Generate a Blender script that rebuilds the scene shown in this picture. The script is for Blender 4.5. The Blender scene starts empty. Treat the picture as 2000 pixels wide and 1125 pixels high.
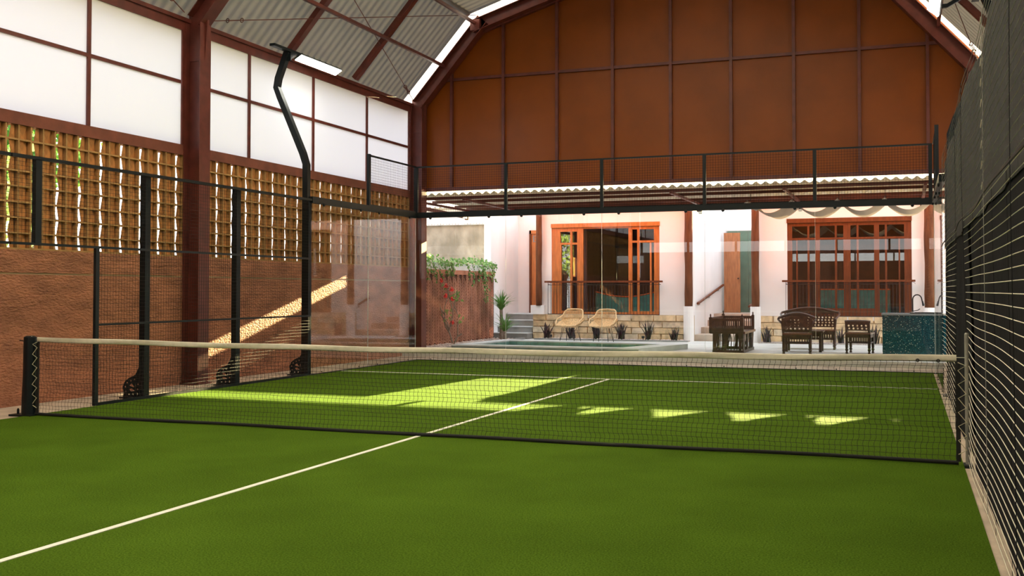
import bpy, bmesh, math, random
from mathutils import Vector, Matrix, Euler
random.seed(7)
PI = math.pi
scn = bpy.context.scene
COL = scn.collection

# ------------------------------------------------------------------ camera
cd = bpy.data.cameras.new('camera'); cam = bpy.data.objects.new('camera', cd); COL.objects.link(cam)
cam.location = (4.5358, -9.2088, 1.4400)
cam.rotation_euler = (PI/2 + 0.025263, 0, 0.349935)
cd.sensor_width = 36.0; cd.lens = 2010.53/2000*36
cd.shift_x = -35.92/2000; cd.shift_y = -46.26/2000
cd.clip_start = 0.02; cd.clip_end = 300
scn.camera = cam

# ------------------------------------------------------------------ world, sun, exposure
W = bpy.data.worlds.new('sky'); scn.world = W; W.use_nodes = True
wn = W.node_tree; wn.nodes.clear()
wo = wn.nodes.new('ShaderNodeOutputWorld'); wb = wn.nodes.new('ShaderNodeBackground')
tc = wn.nodes.new('ShaderNodeTexCoord'); sp = wn.nodes.new('ShaderNodeSeparateXYZ'); rp = wn.nodes.new('ShaderNodeValToRGB')
wn.links.new(tc.outputs['Generated'], sp.inputs[0]); wn.links.new(sp.outputs['Z'], rp.inputs[0])
rp.color_ramp.elements[0].position = 0.0; rp.color_ramp.elements[0].color = (1.0, 0.97, 0.93, 1)
rp.color_ramp.elements[1].position = 0.6; rp.color_ramp.elements[1].color = (0.86, 0.91, 1.0, 1)
wn.links.new(rp.outputs[0], wb.inputs[0]); wn.links.new(wb.outputs[0], wo.inputs[0])
wb.inputs[1].default_value = 3.6
sd = bpy.data.lights.new('sun', 'SUN'); so = bpy.data.objects.new('sun', sd); COL.objects.link(so)
SUN_DIR = Vector((-0.112, -1.0, -0.268)).normalized()
so.rotation_euler = SUN_DIR.to_track_quat('-Z', 'Y').to_euler()
so.location = (2, 40, 15)
sd.energy = 76; sd.angle = math.radians(0.3); sd.color = (1.0, 0.79, 0.38)
vs = scn.view_settings
scn.display_settings.display_device = 'sRGB'
vs.view_transform = 'Standard'; vs.look = 'None'; vs.exposure = 0.0; vs.gamma = 1.0
vs.use_curve_mapping = False
cy = scn.cycles
cy.max_bounces = 10; cy.diffuse_bounces = 6; cy.glossy_bounces = 4; cy.transmission_bounces = 6
cy.transparent_max_bounces = 40; cy.sample_clamp_indirect = 6.0
cy.caustics_reflective = False; cy.caustics_refractive = False
cy.use_denoising = True

# ------------------------------------------------------------------ materials
def nt(m):
    m.use_nodes = True; t = m.node_tree; t.nodes.clear()
    o = t.nodes.new('ShaderNodeOutputMaterial'); return t, o
def mat(name, col, rough=0.6, metal=0.0, var=0.0, scale=8.0, bump=0.0, bscale=40.0, col2=None, stretch=(1,1,1), spec=0.5, transl=0.0, bdist=0.01, detail=4.0):
    m = bpy.data.materials.new(name); t, o = nt(m)
    b = t.nodes.new('ShaderNodeBsdfPrincipled')
    b.inputs['Base Color'].default_value = (*col, 1); b.inputs['Roughness'].default_value = rough
    b.inputs['Metallic'].default_value = metal; b.inputs['Specular IOR Level'].default_value = spec
    tx = t.nodes.new('ShaderNodeTexCoord'); mp = t.nodes.new('ShaderNodeMapping'); mp.inputs['Scale'].default_value = stretch
    t.links.new(tx.outputs['Object'], mp.inputs[0])
    if var > 0 or col2:
        n = t.nodes.new('ShaderNodeTexNoise'); n.inputs['Scale'].default_value = scale; n.inputs['Detail'].default_value = detail
        t.links.new(mp.outputs[0], n.inputs['Vector'])
        r = t.nodes.new('ShaderNodeValToRGB')
        c2 = col2 if col2 else tuple(max(0, c*(1-var)) for c in col)
        c1 = col if col2 else tuple(min(1, c*(1+var)) for c in col)
        r.color_ramp.elements[0].position = 0.36; r.color_ramp.elements[0].color = (*c2, 1)
        r.color_ramp.elements[1].position = 0.64; r.color_ramp.elements[1].color = (*c1, 1)
        t.links.new(n.outputs['Fac'], r.inputs[0]); t.links.new(r.outputs[0], b.inputs['Base Color'])
    if bump > 0:
        n2 = t.nodes.new('ShaderNodeTexNoise'); n2.inputs['Scale'].default_value = bscale; n2.inputs['Detail'].default_value = 3
        t.links.new(mp.outputs[0], n2.inputs['Vector'])
        bp = t.nodes.new('ShaderNodeBump'); bp.inputs['Strength'].default_value = bump; bp.inputs['Distance'].default_value = bdist
        t.links.new(n2.outputs['Fac'], bp.inputs['Height']); t.links.new(bp.outputs[0], b.inputs['Normal'])
    out = b
    if transl > 0:
        tr = t.nodes.new('ShaderNodeBsdfTranslucent'); tr.inputs[0].default_value = (*[min(1, c*1.1) for c in col], 1)
        mx = t.nodes.new('ShaderNodeMixShader'); mx.inputs[0].default_value = transl
        t.links.new(b.outputs[0], mx.inputs[1]); t.links.new(tr.outputs[0], mx.inputs[2]); out = mx
    t.links.new(out.outputs[0], o.inputs[0])
    return m
def glass(name, tint=(0.97, 0.99, 0.98), ior=1.5, extra=0.0):
    m = bpy.data.materials.new(name); t, o = nt(m)
    tr = t.nodes.new('ShaderNodeBsdfTransparent'); tr.inputs[0].default_value = (*tint, 1)
    gl = t.nodes.new('ShaderNodeBsdfGlossy'); gl.inputs['Roughness'].default_value = 0.0
    fr = t.nodes.new('ShaderNodeFresnel'); ge = t.nodes.new('ShaderNodeNewGeometry')
    mr = t.nodes.new('ShaderNodeMapRange'); mr.inputs['To Min'].default_value = ior; mr.inputs['To Max'].default_value = 1/ior
    t.links.new(ge.outputs['Backfacing'], mr.inputs[0]); t.links.new(mr.outputs[0], fr.inputs['IOR'])
    mx = t.nodes.new('ShaderNodeMixShader')
    t.links.new(fr.outputs[0], mx.inputs[0]); t.links.new(tr.outputs[0], mx.inputs[1]); t.links.new(gl.outputs[0], mx.inputs[2])
    t.links.new(mx.outputs[0], o.inputs[0]); return m
def emis(name, col, s):
    m = bpy.data.materials.new(name); t, o = nt(m)
    e = t.nodes.new('ShaderNodeEmission'); e.inputs[0].default_value = (*col, 1); e.inputs[1].default_value = s
    t.links.new(e.outputs[0], o.inputs[0]); return m

M = {}
M['steel'] = mat('red oxide steel', (0.125, 0.028, 0.020), 0.42, var=0.18, scale=6)
M['beam'] = mat('red brown painted beam', (0.19, 0.055, 0.032), 0.75, var=0.15, scale=5, bump=0.2, bscale=60)
M['render'] = mat('terracotta render', (0.39, 0.16, 0.088), 0.85, var=0.22, scale=2.2, bump=1.0, bscale=17, stretch=(1, 1, 2.4), bdist=0.035)
M['block'] = mat('ochre clay block', (0.42, 0.235, 0.085), 0.85, var=0.2, scale=9, bump=0.3, bscale=80)
M['concrete'] = mat('pale concrete', (0.50, 0.41, 0.33), 0.85, var=0.15, scale=3, bump=0.25, bscale=60)
M['patio'] = mat('pale grey paving', (0.56, 0.56, 0.53), 0.55, var=0.10, scale=1.4)
M['panel'] = mat('burnt orange gable panel', (0.235, 0.055, 0.0015), 0.38, var=0.10, scale=1.2, bump=0.05, bscale=300, spec=0.3)
M['sheet'] = mat('galvanised corrugated sheet', (0.262, 0.248, 0.240), 0.85, spec=0.2, var=0.12, scale=1.2, stretch=(1, 3, 1), transl=0.06)
M['clearsheet'] = mat('translucent corrugated sheet', (0.85, 0.85, 0.84), 0.5, transl=0.7)
M['cansheet'] = mat('canopy corrugated sheet', (0.42, 0.40, 0.35), 0.6, var=0.15, scale=3, transl=0.05)
M['dark'] = mat('black green fence paint', (0.007, 0.011, 0.014), 0.4, spec=0.25)
M['wire'] = mat('black coated wire', (0.008, 0.008, 0.009), 0.5, spec=0.2)
M['wirelit'] = mat('pale wire with painted light', (0.80, 0.76, 0.62), 0.5)  # grazing light on the horizontal wires painted as a pale colour
M['cloth'] = mat('charcoal shade cloth', (0.017, 0.017, 0.021), 0.95, var=0.35, scale=14, stretch=(1, 6, 0.4), bump=0.5, bscale=50, spec=0.1)
M['cloth2'] = mat('grey shade cloth', (0.072, 0.070, 0.074), 0.95, var=0.35, scale=30, stretch=(1, 3, 0.6), bump=0.5, bscale=60, spec=0.1)
M['glass'] = glass('clear toughened glass', (0.975, 0.985, 0.98))
M['glassedge'] = mat('polished glass edge', (0.80, 0.86, 0.82), 0.2)
M['winglass'] = glass('dark window glass', (0.80, 0.84, 0.86), ior=2.3)
M['poly'] = None
M['netmesh'] = mat('black net cord', (0.012, 0.012, 0.013), 0.8)
M['tape'] = mat('off white net tape', (0.72, 0.68, 0.56), 0.8, var=0.06, scale=12, bump=0.3, bscale=30)
M['rope'] = mat('cream rope', (0.62, 0.57, 0.40), 0.8)
M['line'] = mat('white court line', (0.80, 0.80, 0.72), 0.9, bump=0.4, bscale=200)
M['lampbody'] = mat('lamp housing', (0.05, 0.06, 0.06), 0.4)
M['lamp'] = emis('lamp led face', (1.0, 0.98, 0.86), 50)
M['white'] = mat('white plaster', (0.84, 0.80, 0.775), 0.85, var=0.03, scale=1.3, bump=0.1, bscale=30)
M['whitec'] = mat('cool white plaster', (0.84, 0.84, 0.84), 0.85, var=0.03, scale=1.3)
M['stone'] = mat('sandstone', (0.72, 0.54, 0.32), 0.85, var=0.2, scale=7, bump=0.6, bscale=25, bdist=0.02)
M['stone2'] = mat('pale sandstone', (0.74, 0.62, 0.45), 0.85, var=0.18, scale=7, bump=0.6, bscale=25, bdist=0.02)
M['mortar'] = mat('mortar', (0.52, 0.40, 0.25), 0.9)
M['wood'] = mat('orange varnished wood', (0.50, 0.155, 0.035), 0.4, var=0.18, scale=5, stretch=(4, 4, 0.6))
M['wood2'] = mat('deep varnished wood', (0.13, 0.034, 0.010), 0.5, spec=0.25, var=0.2, scale=5, stretch=(4, 4, 0.6))
M['pole'] = mat('round timber', (0.12, 0.042, 0.016), 0.6, spec=0.2, var=0.3, scale=4, stretch=(3, 3, 0.5))
M['green'] = mat('green boards', (0.10, 0.19, 0.14), 0.6, var=0.12, scale=4)
M['darkwood'] = mat('dark carved wood', (0.055, 0.022, 0.012), 0.38, var=0.3, scale=12)
M['rattan'] = mat('honey rattan', (0.72, 0.48, 0.24), 0.6, var=0.2, scale=30, bump=0.4, bscale=90)
M['iron'] = mat('thin black iron', (0.012, 0.012, 0.014), 0.5)
M['grey stone'] = mat('grey stone', (0.27, 0.27, 0.255), 0.7, var=0.2, scale=3)
M['coping'] = mat('pool coping stone', (0.60, 0.63, 0.64), 0.6, var=0.1, scale=3)
M['copingface'] = mat('grey green pool edge', (0.16, 0.21, 0.20), 0.5, var=0.2, scale=4)
M['conc wall'] = mat('weathered concrete wall', (0.36, 0.32, 0.25), 0.9, col2=(0.20, 0.175, 0.13), scale=2.2, bump=0.8, bscale=9, bdist=0.05, stretch=(1, 1, 0.6))
M['lattice'] = mat('red brown woven lath', (0.46, 0.205, 0.13), 0.7, var=0.3, scale=2)
M['latback'] = mat('lattice backing', (0.085, 0.030, 0.020), 0.9)
M['leaf'] = mat('green leaf', (0.10, 0.26, 0.045), 0.5, var=0.4, scale=6, transl=0.3)
M['leaflight'] = mat('pale green leaf', (0.26, 0.40, 0.13), 0.5, var=0.45, scale=5, transl=0.3)
M['leafdark'] = mat('dark blade leaf', (0.022, 0.040, 0.024), 0.4, col2=(0.055, 0.014, 0.028), scale=7)
M['bark'] = mat('grey bark', (0.26, 0.21, 0.17), 0.9, var=0.3, scale=20)
M['darkbark'] = mat('brown bark', (0.10, 0.065, 0.045), 0.9, var=0.3, scale=20)
M['flower'] = mat('red flower', (0.80, 0.05, 0.04), 0.5, var=0.2, scale=20)
M['pebble'] = mat('pale pebbles', (0.58, 0.50, 0.44), 0.8, col2=(0.25, 0.2, 0.18), scale=40)
M['fabric'] = mat('draped beige fabric', (0.62, 0.56, 0.50), 0.9, transl=0.35)
M['black'] = mat('matt black metal', (0.012, 0.012, 0.013), 0.35)
M['chrome'] = mat('bright stud', (0.6, 0.62, 0.6), 0.3, metal=0.9)
M['teal'] = mat('teal cushion', (0.06, 0.42, 0.37), 0.7, var=0.2, scale=5)
M['orange'] = mat('orange piping', (0.75, 0.16, 0.03), 0.6)
M['curtain'] = mat('brown curtain', (0.19, 0.12, 0.11), 0.9, var=0.25, scale=20, stretch=(1, 1, 0.05))
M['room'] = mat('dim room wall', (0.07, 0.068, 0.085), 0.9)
M['tin'] = mat('grey tin roof', (0.40, 0.40, 0.40), 0.6, var=0.2, scale=4)
M['earth'] = mat('dry earth', (0.24, 0.19, 0.13), 0.95, var=0.2, scale=2)

# polycarbonate window sheet
m = bpy.data.materials.new('white translucent sheet'); t, o = nt(m)
tr = t.nodes.new('ShaderNodeBsdfTranslucent'); tr.inputs[0].default_value = (0.53, 0.54, 0.62, 1)
pb = t.nodes.new('ShaderNodeBsdfPrincipled'); pb.inputs['Base Color'].default_value = (0.8, 0.8, 0.82, 1); pb.inputs['Roughness'].default_value = 0.5
mx = t.nodes.new('ShaderNodeMixShader'); mx.inputs[0].default_value = 0.55
t.links.new(pb.outputs[0], mx.inputs[1]); t.links.new(tr.outputs[0], mx.inputs[2]); t.links.new(mx.outputs[0], o.inputs[0])
M['poly'] = m

# turf
m = bpy.data.materials.new('green artificial turf'); t, o = nt(m)
b = t.nodes.new('ShaderNodeBsdfPrincipled'); b.inputs['Roughness'].default_value = 1.0; b.inputs['Specular IOR Level'].default_value = 0.02
tx = t.nodes.new('ShaderNodeTexCoord')
n1 = t.nodes.new('ShaderNodeTexNoise'); n1.inputs['Scale'].default_value = 90; n1.inputs['Detail'].default_value = 5; n1.inputs['Roughness'].default_value = 0.7
n2 = t.nodes.new('ShaderNodeTexNoise'); n2.inputs['Scale'].default_value = 0.9; n2.inputs['Detail'].default_value = 3
for n in (n1, n2): t.links.new(tx.outputs['Object'], n.inputs['Vector'])
r1 = t.nodes.new('ShaderNodeValToRGB')
r1.color_ramp.elements[0].position = 0.32; r1.color_ramp.elements[0].color = (0.030, 0.072, 0.005, 1)
r1.color_ramp.elements[1].position = 0.68; r1.color_ramp.elements[1].color = (0.118, 0.206, 0.018, 1)
t.links.new(n1.outputs['Fac'], r1.inputs[0])
r2 = t.nodes.new('ShaderNodeMapRange'); r2.inputs['From Min'].default_value = 0.3; r2.inputs['From Max'].default_value = 0.7
r2.inputs['To Min'].default_value = 0.86; r2.inputs['To Max'].default_value = 1.12
t.links.new(n2.outputs['Fac'], r2.inputs[0])
mu = t.nodes.new('ShaderNodeVectorMath'); mu.operation = 'SCALE'
t.links.new(r1.outputs[0], mu.inputs[0]); t.links.new(r2.outputs[0], mu.inputs['Scale']); t.links.new(mu.outputs[0], b.inputs['Base Color'])
bp = t.nodes.new('ShaderNodeBump'); bp.inputs['Strength'].default_value = 0.9; bp.inputs['Distance'].default_value = 0.012
t.links.new(n1.outputs['Fac'], bp.inputs['Height']); t.links.new(bp.outputs[0], b.inputs['Normal'])
t.links.new(b.outputs[0], o.inputs[0]); M['turf'] = m

# teal mosaic
m = bpy.data.materials.new('teal mosaic tile'); t, o = nt(m)
b = t.nodes.new('ShaderNodeBsdfPrincipled'); b.inputs['Roughness'].default_value = 0.12
tx = t.nodes.new('ShaderNodeTexCoord'); mp = t.nodes.new('ShaderNodeMapping'); mp.inputs['Scale'].default_value = (80, 80, 80)
t.links.new(tx.outputs['Object'], mp.inputs[0])
vo = t.nodes.new('ShaderNodeTexVoronoi'); vo.distance = 'CHEBYCHEV'; vo.inputs['Scale'].default_value = 1.0; vo.inputs['Randomness'].default_value = 0.0
t.links.new(mp.outputs[0], vo.inputs['Vector'])
sr = t.nodes.new('ShaderNodeSeparateColor'); t.links.new(vo.outputs['Color'], sr.inputs[0])
r = t.nodes.new('ShaderNodeValToRGB'); e = r.color_ramp
e.elements[0].position = 0.0; e.elements[0].color = (0.003, 0.022, 0.032, 1)
e.elements[1].position = 0.90; e.elements[1].color = (0.010, 0.075, 0.095, 1)
x = e.elements.new(0.965); x.color = (0.02, 0.13, 0.15, 1); x = e.elements.new(0.985); x.color = (0.45, 0.50, 0.40, 1)
t.links.new(sr.outputs[0], r.inputs[0]); t.links.new(r.outputs[0], b.inputs['Base Color'])
t.links.new(b.outputs[0], o.inputs[0]); M['mosaic'] = m

# pool water and tile
m = bpy.data.materials.new('pool water'); t, o = nt(m)
tr = t.nodes.new('ShaderNodeBsdfTransparent'); tr.inputs[0].default_value = (0.62, 0.86, 0.82, 1)
gl = t.nodes.new('ShaderNodeBsdfGlossy'); gl.inputs['Roughness'].default_value = 0.03
fr = t.nodes.new('ShaderNodeFresnel'); fr.inputs['IOR'].default_value = 1.33
nz = t.nodes.new('ShaderNodeTexNoise'); nz.inputs['Scale'].default_value = 6
bp = t.nodes.new('ShaderNodeBump'); bp.inputs['Strength'].default_value = 0.15; bp.inputs['Distance'].default_value = 0.01
t.links.new(nz.outputs['Fac'], bp.inputs['Height']); t.links.new(bp.outputs[0], gl.inputs['Normal'])
mx = t.nodes.new('ShaderNodeMixShader')
t.links.new(fr.outputs[0], mx.inputs[0]); t.links.new(tr.outputs[0], mx.inputs[1]); t.links.new(gl.outputs[0], mx.inputs[2])
t.links.new(mx.outputs[0], o.inputs[0]); M['water'] = m
M['pooltile'] = mat('green pool tile', (0.16, 0.33, 0.29), 0.3, var=0.25, scale=3)

# ------------------------------------------------------------------ mesh builder
class MB:
    def __init__(s): s.v = []; s.f = []
    def add(s, vs, fs):
        n = len(s.v); s.v += [tuple(p) for p in vs]; s.f += [tuple(i+n for i in f) for f in fs]; return s
    def box(s, x0, x1, y0, y1, z0, z1):
        return s.add([(x0,y0,z0),(x1,y0,z0),(x1,y1,z0),(x0,y1,z0),(x0,y0,z1),(x1,y0,z1),(x1,y1,z1),(x0,y1,z1)],
              [(0,3,2,1),(4,5,6,7),(0,1,5,4),(1,2,6,5),(2,3,7,6),(3,0,4,7)])
    def bar(s, a, b, w, h=None, up=(0,0,1)):
        a = Vector(a); b = Vector(b); h = h or w; d = (b-a).normalized(); up = Vector(up)
        if abs(d.dot(up)) > 0.98: up = Vector((0,1,0))
        sx = d.cross(up).normalized(); sz = sx.cross(d)
        vs = []
        for p in (a, b):
            for i, j in ((-1,-1),(1,-1),(1,1),(-1,1)): vs.append(p + sx*(i*w/2) + sz*(j*h/2))
        return s.add(vs, [(0,3,2,1),(4,5,6,7),(0,1,5,4),(1,2,6,5),(2,3,7,6),(3,0,4,7)])
    def tube(s, pts, r, n=6, close=False, caps=True):
        pts = [Vector(p) for p in pts]; L = len(pts); rr = r if isinstance(r, (list, tuple)) else [r]*L
        base = len(s.v); prev = None
        for i, p in enumerate(pts):
            a = pts[(i-1) % L] if (close or i > 0) else p; c = pts[(i+1) % L] if (close or i < L-1) else p
            d = (c-a); d = d.normalized() if d.length > 1e-9 else Vector((0,0,1))
            u = prev if prev is not None else (Vector((0,0,1)) if abs(d.z) < 0.9 else Vector((1,0,0)))
            u = (u - d*u.dot(d)); u = u.normalized() if u.length > 1e-6 else d.orthogonal().normalized(); prev = u; w = d.cross(u)
            for k in range(n):
                an = 2*PI*k/n; s.v.append(tuple(p + (u*math.cos(an) + w*math.sin(an))*rr[i]))
        for i in range(L if close else L-1):
            j = (i+1) % L
            for k in range(n):
                s.f.append((base+i*n+k, base+i*n+(k+1)%n, base+j*n+(k+1)%n, base+j*n+k))
        if caps and not close:
            s.f.append(tuple(base+k for k in range(n))[::-1]); s.f.append(tuple(base+(L-1)*n+k for k in range(n)))
        return s
    def lathe(s, prof, c=(0,0,0), n=10):
        base = len(s.v)
        for r, z in prof:
            for k in range(n):
                a = 2*PI*k/n; s.v.append((c[0]+r*math.cos(a), c[1]+r*math.sin(a), c[2]+z))
        for i in range(len(prof)-1):
            for k in range(n): s.f.append((base+i*n+k, base+i*n+(k+1)%n, base+(i+1)*n+(k+1)%n, base+(i+1)*n+k))
        s.f.append(tuple(base+k for k in range(n))[::-1]); s.f.append(tuple(base+(len(prof)-1)*n+k for k in range(n)))
        return s
    def prism(s, poly, fn, d0, d1):
        """poly: list of (a,b); fn(a,b,d)->xyz"""
        n = len(poly); return s.add([fn(a,b,d0) for a,b in poly]+[fn(a,b,d1) for a,b in poly],
            [tuple(range(n))[::-1], tuple(range(n,2*n))]+[(i,(i+1)%n,n+(i+1)%n,n+i) for i in range(n)])
    def grid(s, fn, nu, nv):
        base = len(s.v)
        for j in range(nv+1):
            for i in range(nu+1): s.v.append(tuple(fn(i/nu, j/nv)))
        for j in range(nv):
            for i in range(nu):
                a = base+j*(nu+1)+i; s.f.append((a, a+1, a+nu+2, a+nu+1))
        return s
    def mesh(s, name, m, smooth=False, fix=True):
        me = bpy.data.meshes.new(name); me.from_pydata(s.v, [], s.f)
        if fix:
            bm = bmesh.new(); bm.from_mesh(me); bmesh.ops.recalc_face_normals(bm, faces=bm.faces); bm.to_mesh(me); bm.free()
        me.materials.append(m)
        if smooth: me.polygons.foreach_set('use_smooth', [True]*len(me.polygons))
        me.update(); return me
    def obj(s, name, m, parent=None, smooth=False, fix=True, loc=None):
        """vertices are in world space when the parent sits unrotated at its location"""
        if parent is not None and loc is None:
            px, py, pz = parent_origin(parent); s.v = [(x-px, y-py, z-pz) for x, y, z in s.v]
        return link(name, s.mesh(name, m, smooth, fix), parent, loc)
def parent_origin(o):
    v = Vector((0,0,0))
    while o is not None: v += o.location; o = o.parent
    return v
def link(name, me, parent=None, loc=None):
    o = bpy.data.objects.new(name, me); COL.objects.link(o)
    if parent is not None: o.parent = parent
    if loc is not None: o.location = loc
    return o
def thing(name, label, cat, loc=(0,0,0), group=None, rz=0):
    o = bpy.data.objects.new(name, None); COL.objects.link(o); o.location = loc; o.rotation_euler = (0,0,rz)
    o.empty_display_size = 0.1
    return tag(o, label, cat, group)
def tag(o, label, cat, group=None):
    o['label'] = label; o['category'] = cat
    if group: o['group'] = group
    return o
def struct(name, label=None, cat=None, loc=(0,0,0)):
    o = bpy.data.objects.new(name, None); COL.objects.link(o); o.location = loc; o.empty_display_size = 0.1
    return st(o, label, cat)
def st(o, label=None, cat=None):
    o['kind'] = 'structure'
    if label: o['label'] = label
    if cat: o['category'] = cat
    return o
def stuff(o): o['kind'] = 'stuff'; return o
def copy_tree(o, loc, rz=None, label=None, parent=None):
    c = o.copy(); COL.objects.link(c)
    if parent is not None: c.parent = parent
    else:
        c.location = loc
        if rz is not None: c.rotation_euler = (0,0,rz)
        if label: c['label'] = label
    for ch in o.children: copy_tree(ch, None, parent=c)
    return c

# ================================================================== GROUND, FLOOR
g = MB(); g.box(-60, 60, -40, 80, -0.12, -0.05); st(g.obj('ground', M['earth']), 'dry earth around the hall', 'ground')
fl = struct('floor', 'green turf court floor with white lines', 'floor')
MB().box(-4.97, 4.97, -10, 10, -0.012, 0.0).obj('turf', M['turf'], fl)
MB().box(-5.95, 5.95, -13, 11.25, -0.05, -0.010).obj('concrete_slab', M['concrete'], fl)
MB().box(-0.025, 0.025, -6.975, 6.975, 0.0, 0.004).obj('court_line', M['line'], fl)
MB().box(-4.95, 4.95, 6.925, 6.975, 0.0, 0.004).obj('court_line', M['line'], fl)
MB().box(-4.95, 4.95, -6.975, -6.925, 0.0, 0.004).obj('court_line', M['line'], fl)
pa = MB().box(-14, 9, 11.25, 26, -0.05, 0.10).obj('patio', M['patio']); st(pa, 'pale grey paved patio behind the court', 'patio')

# ================================================================== LEFT / RIGHT HALL WALLS
YB, YF = -13.0, 11.85
WX = 5.95
def hall_wall(sgn, name, label):
    w = struct(name, label, 'wall')
    def bx(y0, y1, z0, z1, d0=0.0, d1=0.16): # d = outward distance from inner face
        a, b = sgn*(WX+d0), sgn*(WX+d1); return MB().box(min(a,b), max(a,b), y0, y1, z0, z1)
    bx(YB, YF, -0.04, 1.64).obj('render_panel', M['render'], w)
    bx(YB, YF, 1.64, 1.665, 0.015).obj('groove', M['mortar'], w)
    bx(YB, YF, 1.665, 1.955).obj('render_band', M['render'], w)
    bx(YB, YF, 3.53, 3.69, -0.01).obj('beam', M['beam'], w)
    bx(YB, YF, 5.46, 5.60, -0.02, 0.05).obj('eave_beam', M['steel'], w)
    bx(YB, YF, 5.60, 5.66, -0.05, 0.03).obj('eave_purlin', M['steel'], w)
    return w
wl = hall_wall(-1, 'wall_left', 'terracotta render wall topped by clay breeze blocks')
wr = hall_wall(1, 'wall_right', 'right hall wall behind the black cloth')
MB().box(5.42, 5.93, 11.2, 11.52, 0.68, 3.5).obj('end_pier', M['render'], wr); MB().box(5.40, 5.93, 11.18, 11.52, -0.02, 0.68).obj('pier_base', M['concrete'], wr)
# breeze blocks: two cells, one closed, one with a leaning slit
def block_mesh(flip):
    b = MB(); H = 0.1966; Lb = 0.3925; fr = 0.024; D = 0.080
    def bx(y0, y1, z0, z1, d0, d1): b.box(-d1, -d0, y0, y1, z0, z1)
    bx(0, fr, 0, H, 0, D); bx(Lb/2, Lb/2+fr, 0, H, 0.0, D)
    bx(fr, Lb/2, 0, 0.022, 0, D); bx(Lb/2+fr, Lb, 0, 0.022, 0, D)
    z0 = 0.022
    # closed cell: plate slanting back towards the far side
    c0, c1 = fr, Lb/2; m = c0+0.105
    mlo, mhi = (m+0.03, m-0.03) if flip else (m-0.03, m+0.03)
    b.add([(-0.014,c0,z0),(-0.014,c0,H),(-0.030,mhi,H),(-0.030,mlo,z0),(-0.068,c1,H),(-0.068,c1,z0),
           (-0.030,c0,z0),(-0.030,c0,H),(-0.046,mhi,H),(-0.046,mlo,z0),(-0.079,c1,H),(-0.079,c1,z0)],
          [(0,1,2,3),(3,2,4,5),(6,9,8,7),(9,11,10,8)])
    # open cell: two thin plates with a leaning slit between them
    c0, c1 = Lb/2+fr, Lb; w = 0.030
    lo, hi = (0.020, 0.054) if not flip else (0.054, 0.020)
    sl = lambda z: c0 + lo + (hi-lo)*(z-z0)/(H-z0)
    z1 = H
    for ya0, yb0, ya1, yb1, da, db in ((c0, sl(z0), c0, sl(z1), 0.040, 0.045), (sl(z0)+w, c1-0.040, sl(z1)+w, c1-0.040, 0.026, 0.031)):
        P = [(-da, ya0, z0), (-da, yb0, z0), (-da, yb1, z1), (-da, ya1, z1)]; Q = [(-db, y, z) for _, y, z in P]
        b.add(P+Q, [(0,1,2,3),(7,6,5,4),(0,4,5,1),(1,5,6,2),(2,6,7,3),(3,7,4,0)])
    bx(c1-0.045, c1, z0, H, 0.060, 0.066); bx(c1-0.043, c1-0.038, z0, H, 0.028, 0.062)
    return b
M['clay'] = mat('shade-tinted clay infill', (0.40, 0.165, 0.045), 0.85, var=0.25, scale=11)  # shading of the recessed plates painted in as a darker orange
bm_a = block_mesh(False).mesh('breeze_block', M['block']); bm_b = block_mesh(True).mesh('breeze_block_mirrored', M['block'])
for me_ in (bm_a, bm_b):
    me_.materials.append(M['clay'])
    for p_ in me_.polygons:
        if max(me_.vertices[i_].co.x for i_ in p_.vertices) < -0.012 and p_.area > 0.004 and abs(p_.normal.z) < 0.5: p_.material_index = 1
P = 0.3925; y0 = 4.70-0.2450
for bay0, n in ((y0, 18), (y0-0.60-P*9, 9)):
    for k in range(n):
        for r in range(8):
            yy = bay0+k*P
            if yy < 0.2 or yy + P > 11.62: continue
            o = link('breeze_block', bm_a if r % 2 else bm_b, wl, (-WX, yy, 1.955+r*0.1966))
for ya_, yb_ in ((3.66+0.195, 3.93), (3.99, 4.455), (11.52, 11.84)): MB().box(-WX-0.06, -WX-0.01, ya_, yb_, 1.955, 3.53).obj('end_block', M['block'], wl)
# remaining blocks out of view, joined
for sgn, w, ya, yb in ((-1, wl, YB+0.3, y0-0.60-P*9-0.02), (1, wr, YB+0.3, 11.5)):
    big = MB(); k = 0
    n = int((yb-ya)/P)
    for k in range(n):
        for r in range(8):
            src = bm_a if r % 2 else bm_b; yy = yb-(k+1)*P
            big.add([(-sgn*v.co.x + sgn*WX, v.co.y+yy, v.co.z+1.955+r*0.1966) for v in src.vertices], [tuple(p.vertices) for p in src.polygons])
    stuff(big.obj('breeze_block_screen', M['block'], w, fix=False))
# high windows
def high_window(n, sgn, ya, yb, ymull, label):
    w = struct('window_%d' % n, label, 'window')
    X0 = sgn*(WX-0.02); X1 = sgn*(WX+0.03)
    def bx(y0, y1, z0, z1): return MB().box(min(X0,X1), max(X0,X1), y0, y1, z0, z1)
    fr = MB()
    for q in ((ya, ya+0.05, 3.69, 5.46), (yb-0.05, yb, 3.69, 5.46)): fr.box(min(X0,X1), max(X0,X1), *q)
    fr.obj('frame', M['steel'], w)
    ys = [ya+0.05]+ymull+[yb-0.05]
    for ym in ymull: bx(ym-0.03, ym+0.03, 3.69, 5.46).obj('mullion', M['steel'], w)
    for i in range(len(ys)-1):
        bx(ys[i]+0.03, ys[i+1]-0.03, 4.63, 4.68).obj('transom', M['steel'], w)
        for (z0, z1) in ((3.69, 4.63), (4.68, 5.46)):
            xx = sgn*(WX+0.005)
            pn = MB().add([(xx, ys[i], z0), (xx, ys[i+1], z0), (xx, ys[i+1], z1), (xx, ys[i], z1)], [(0,1,2,3)])
            pn.obj('pane', M['poly'], w, fix=False)
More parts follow.
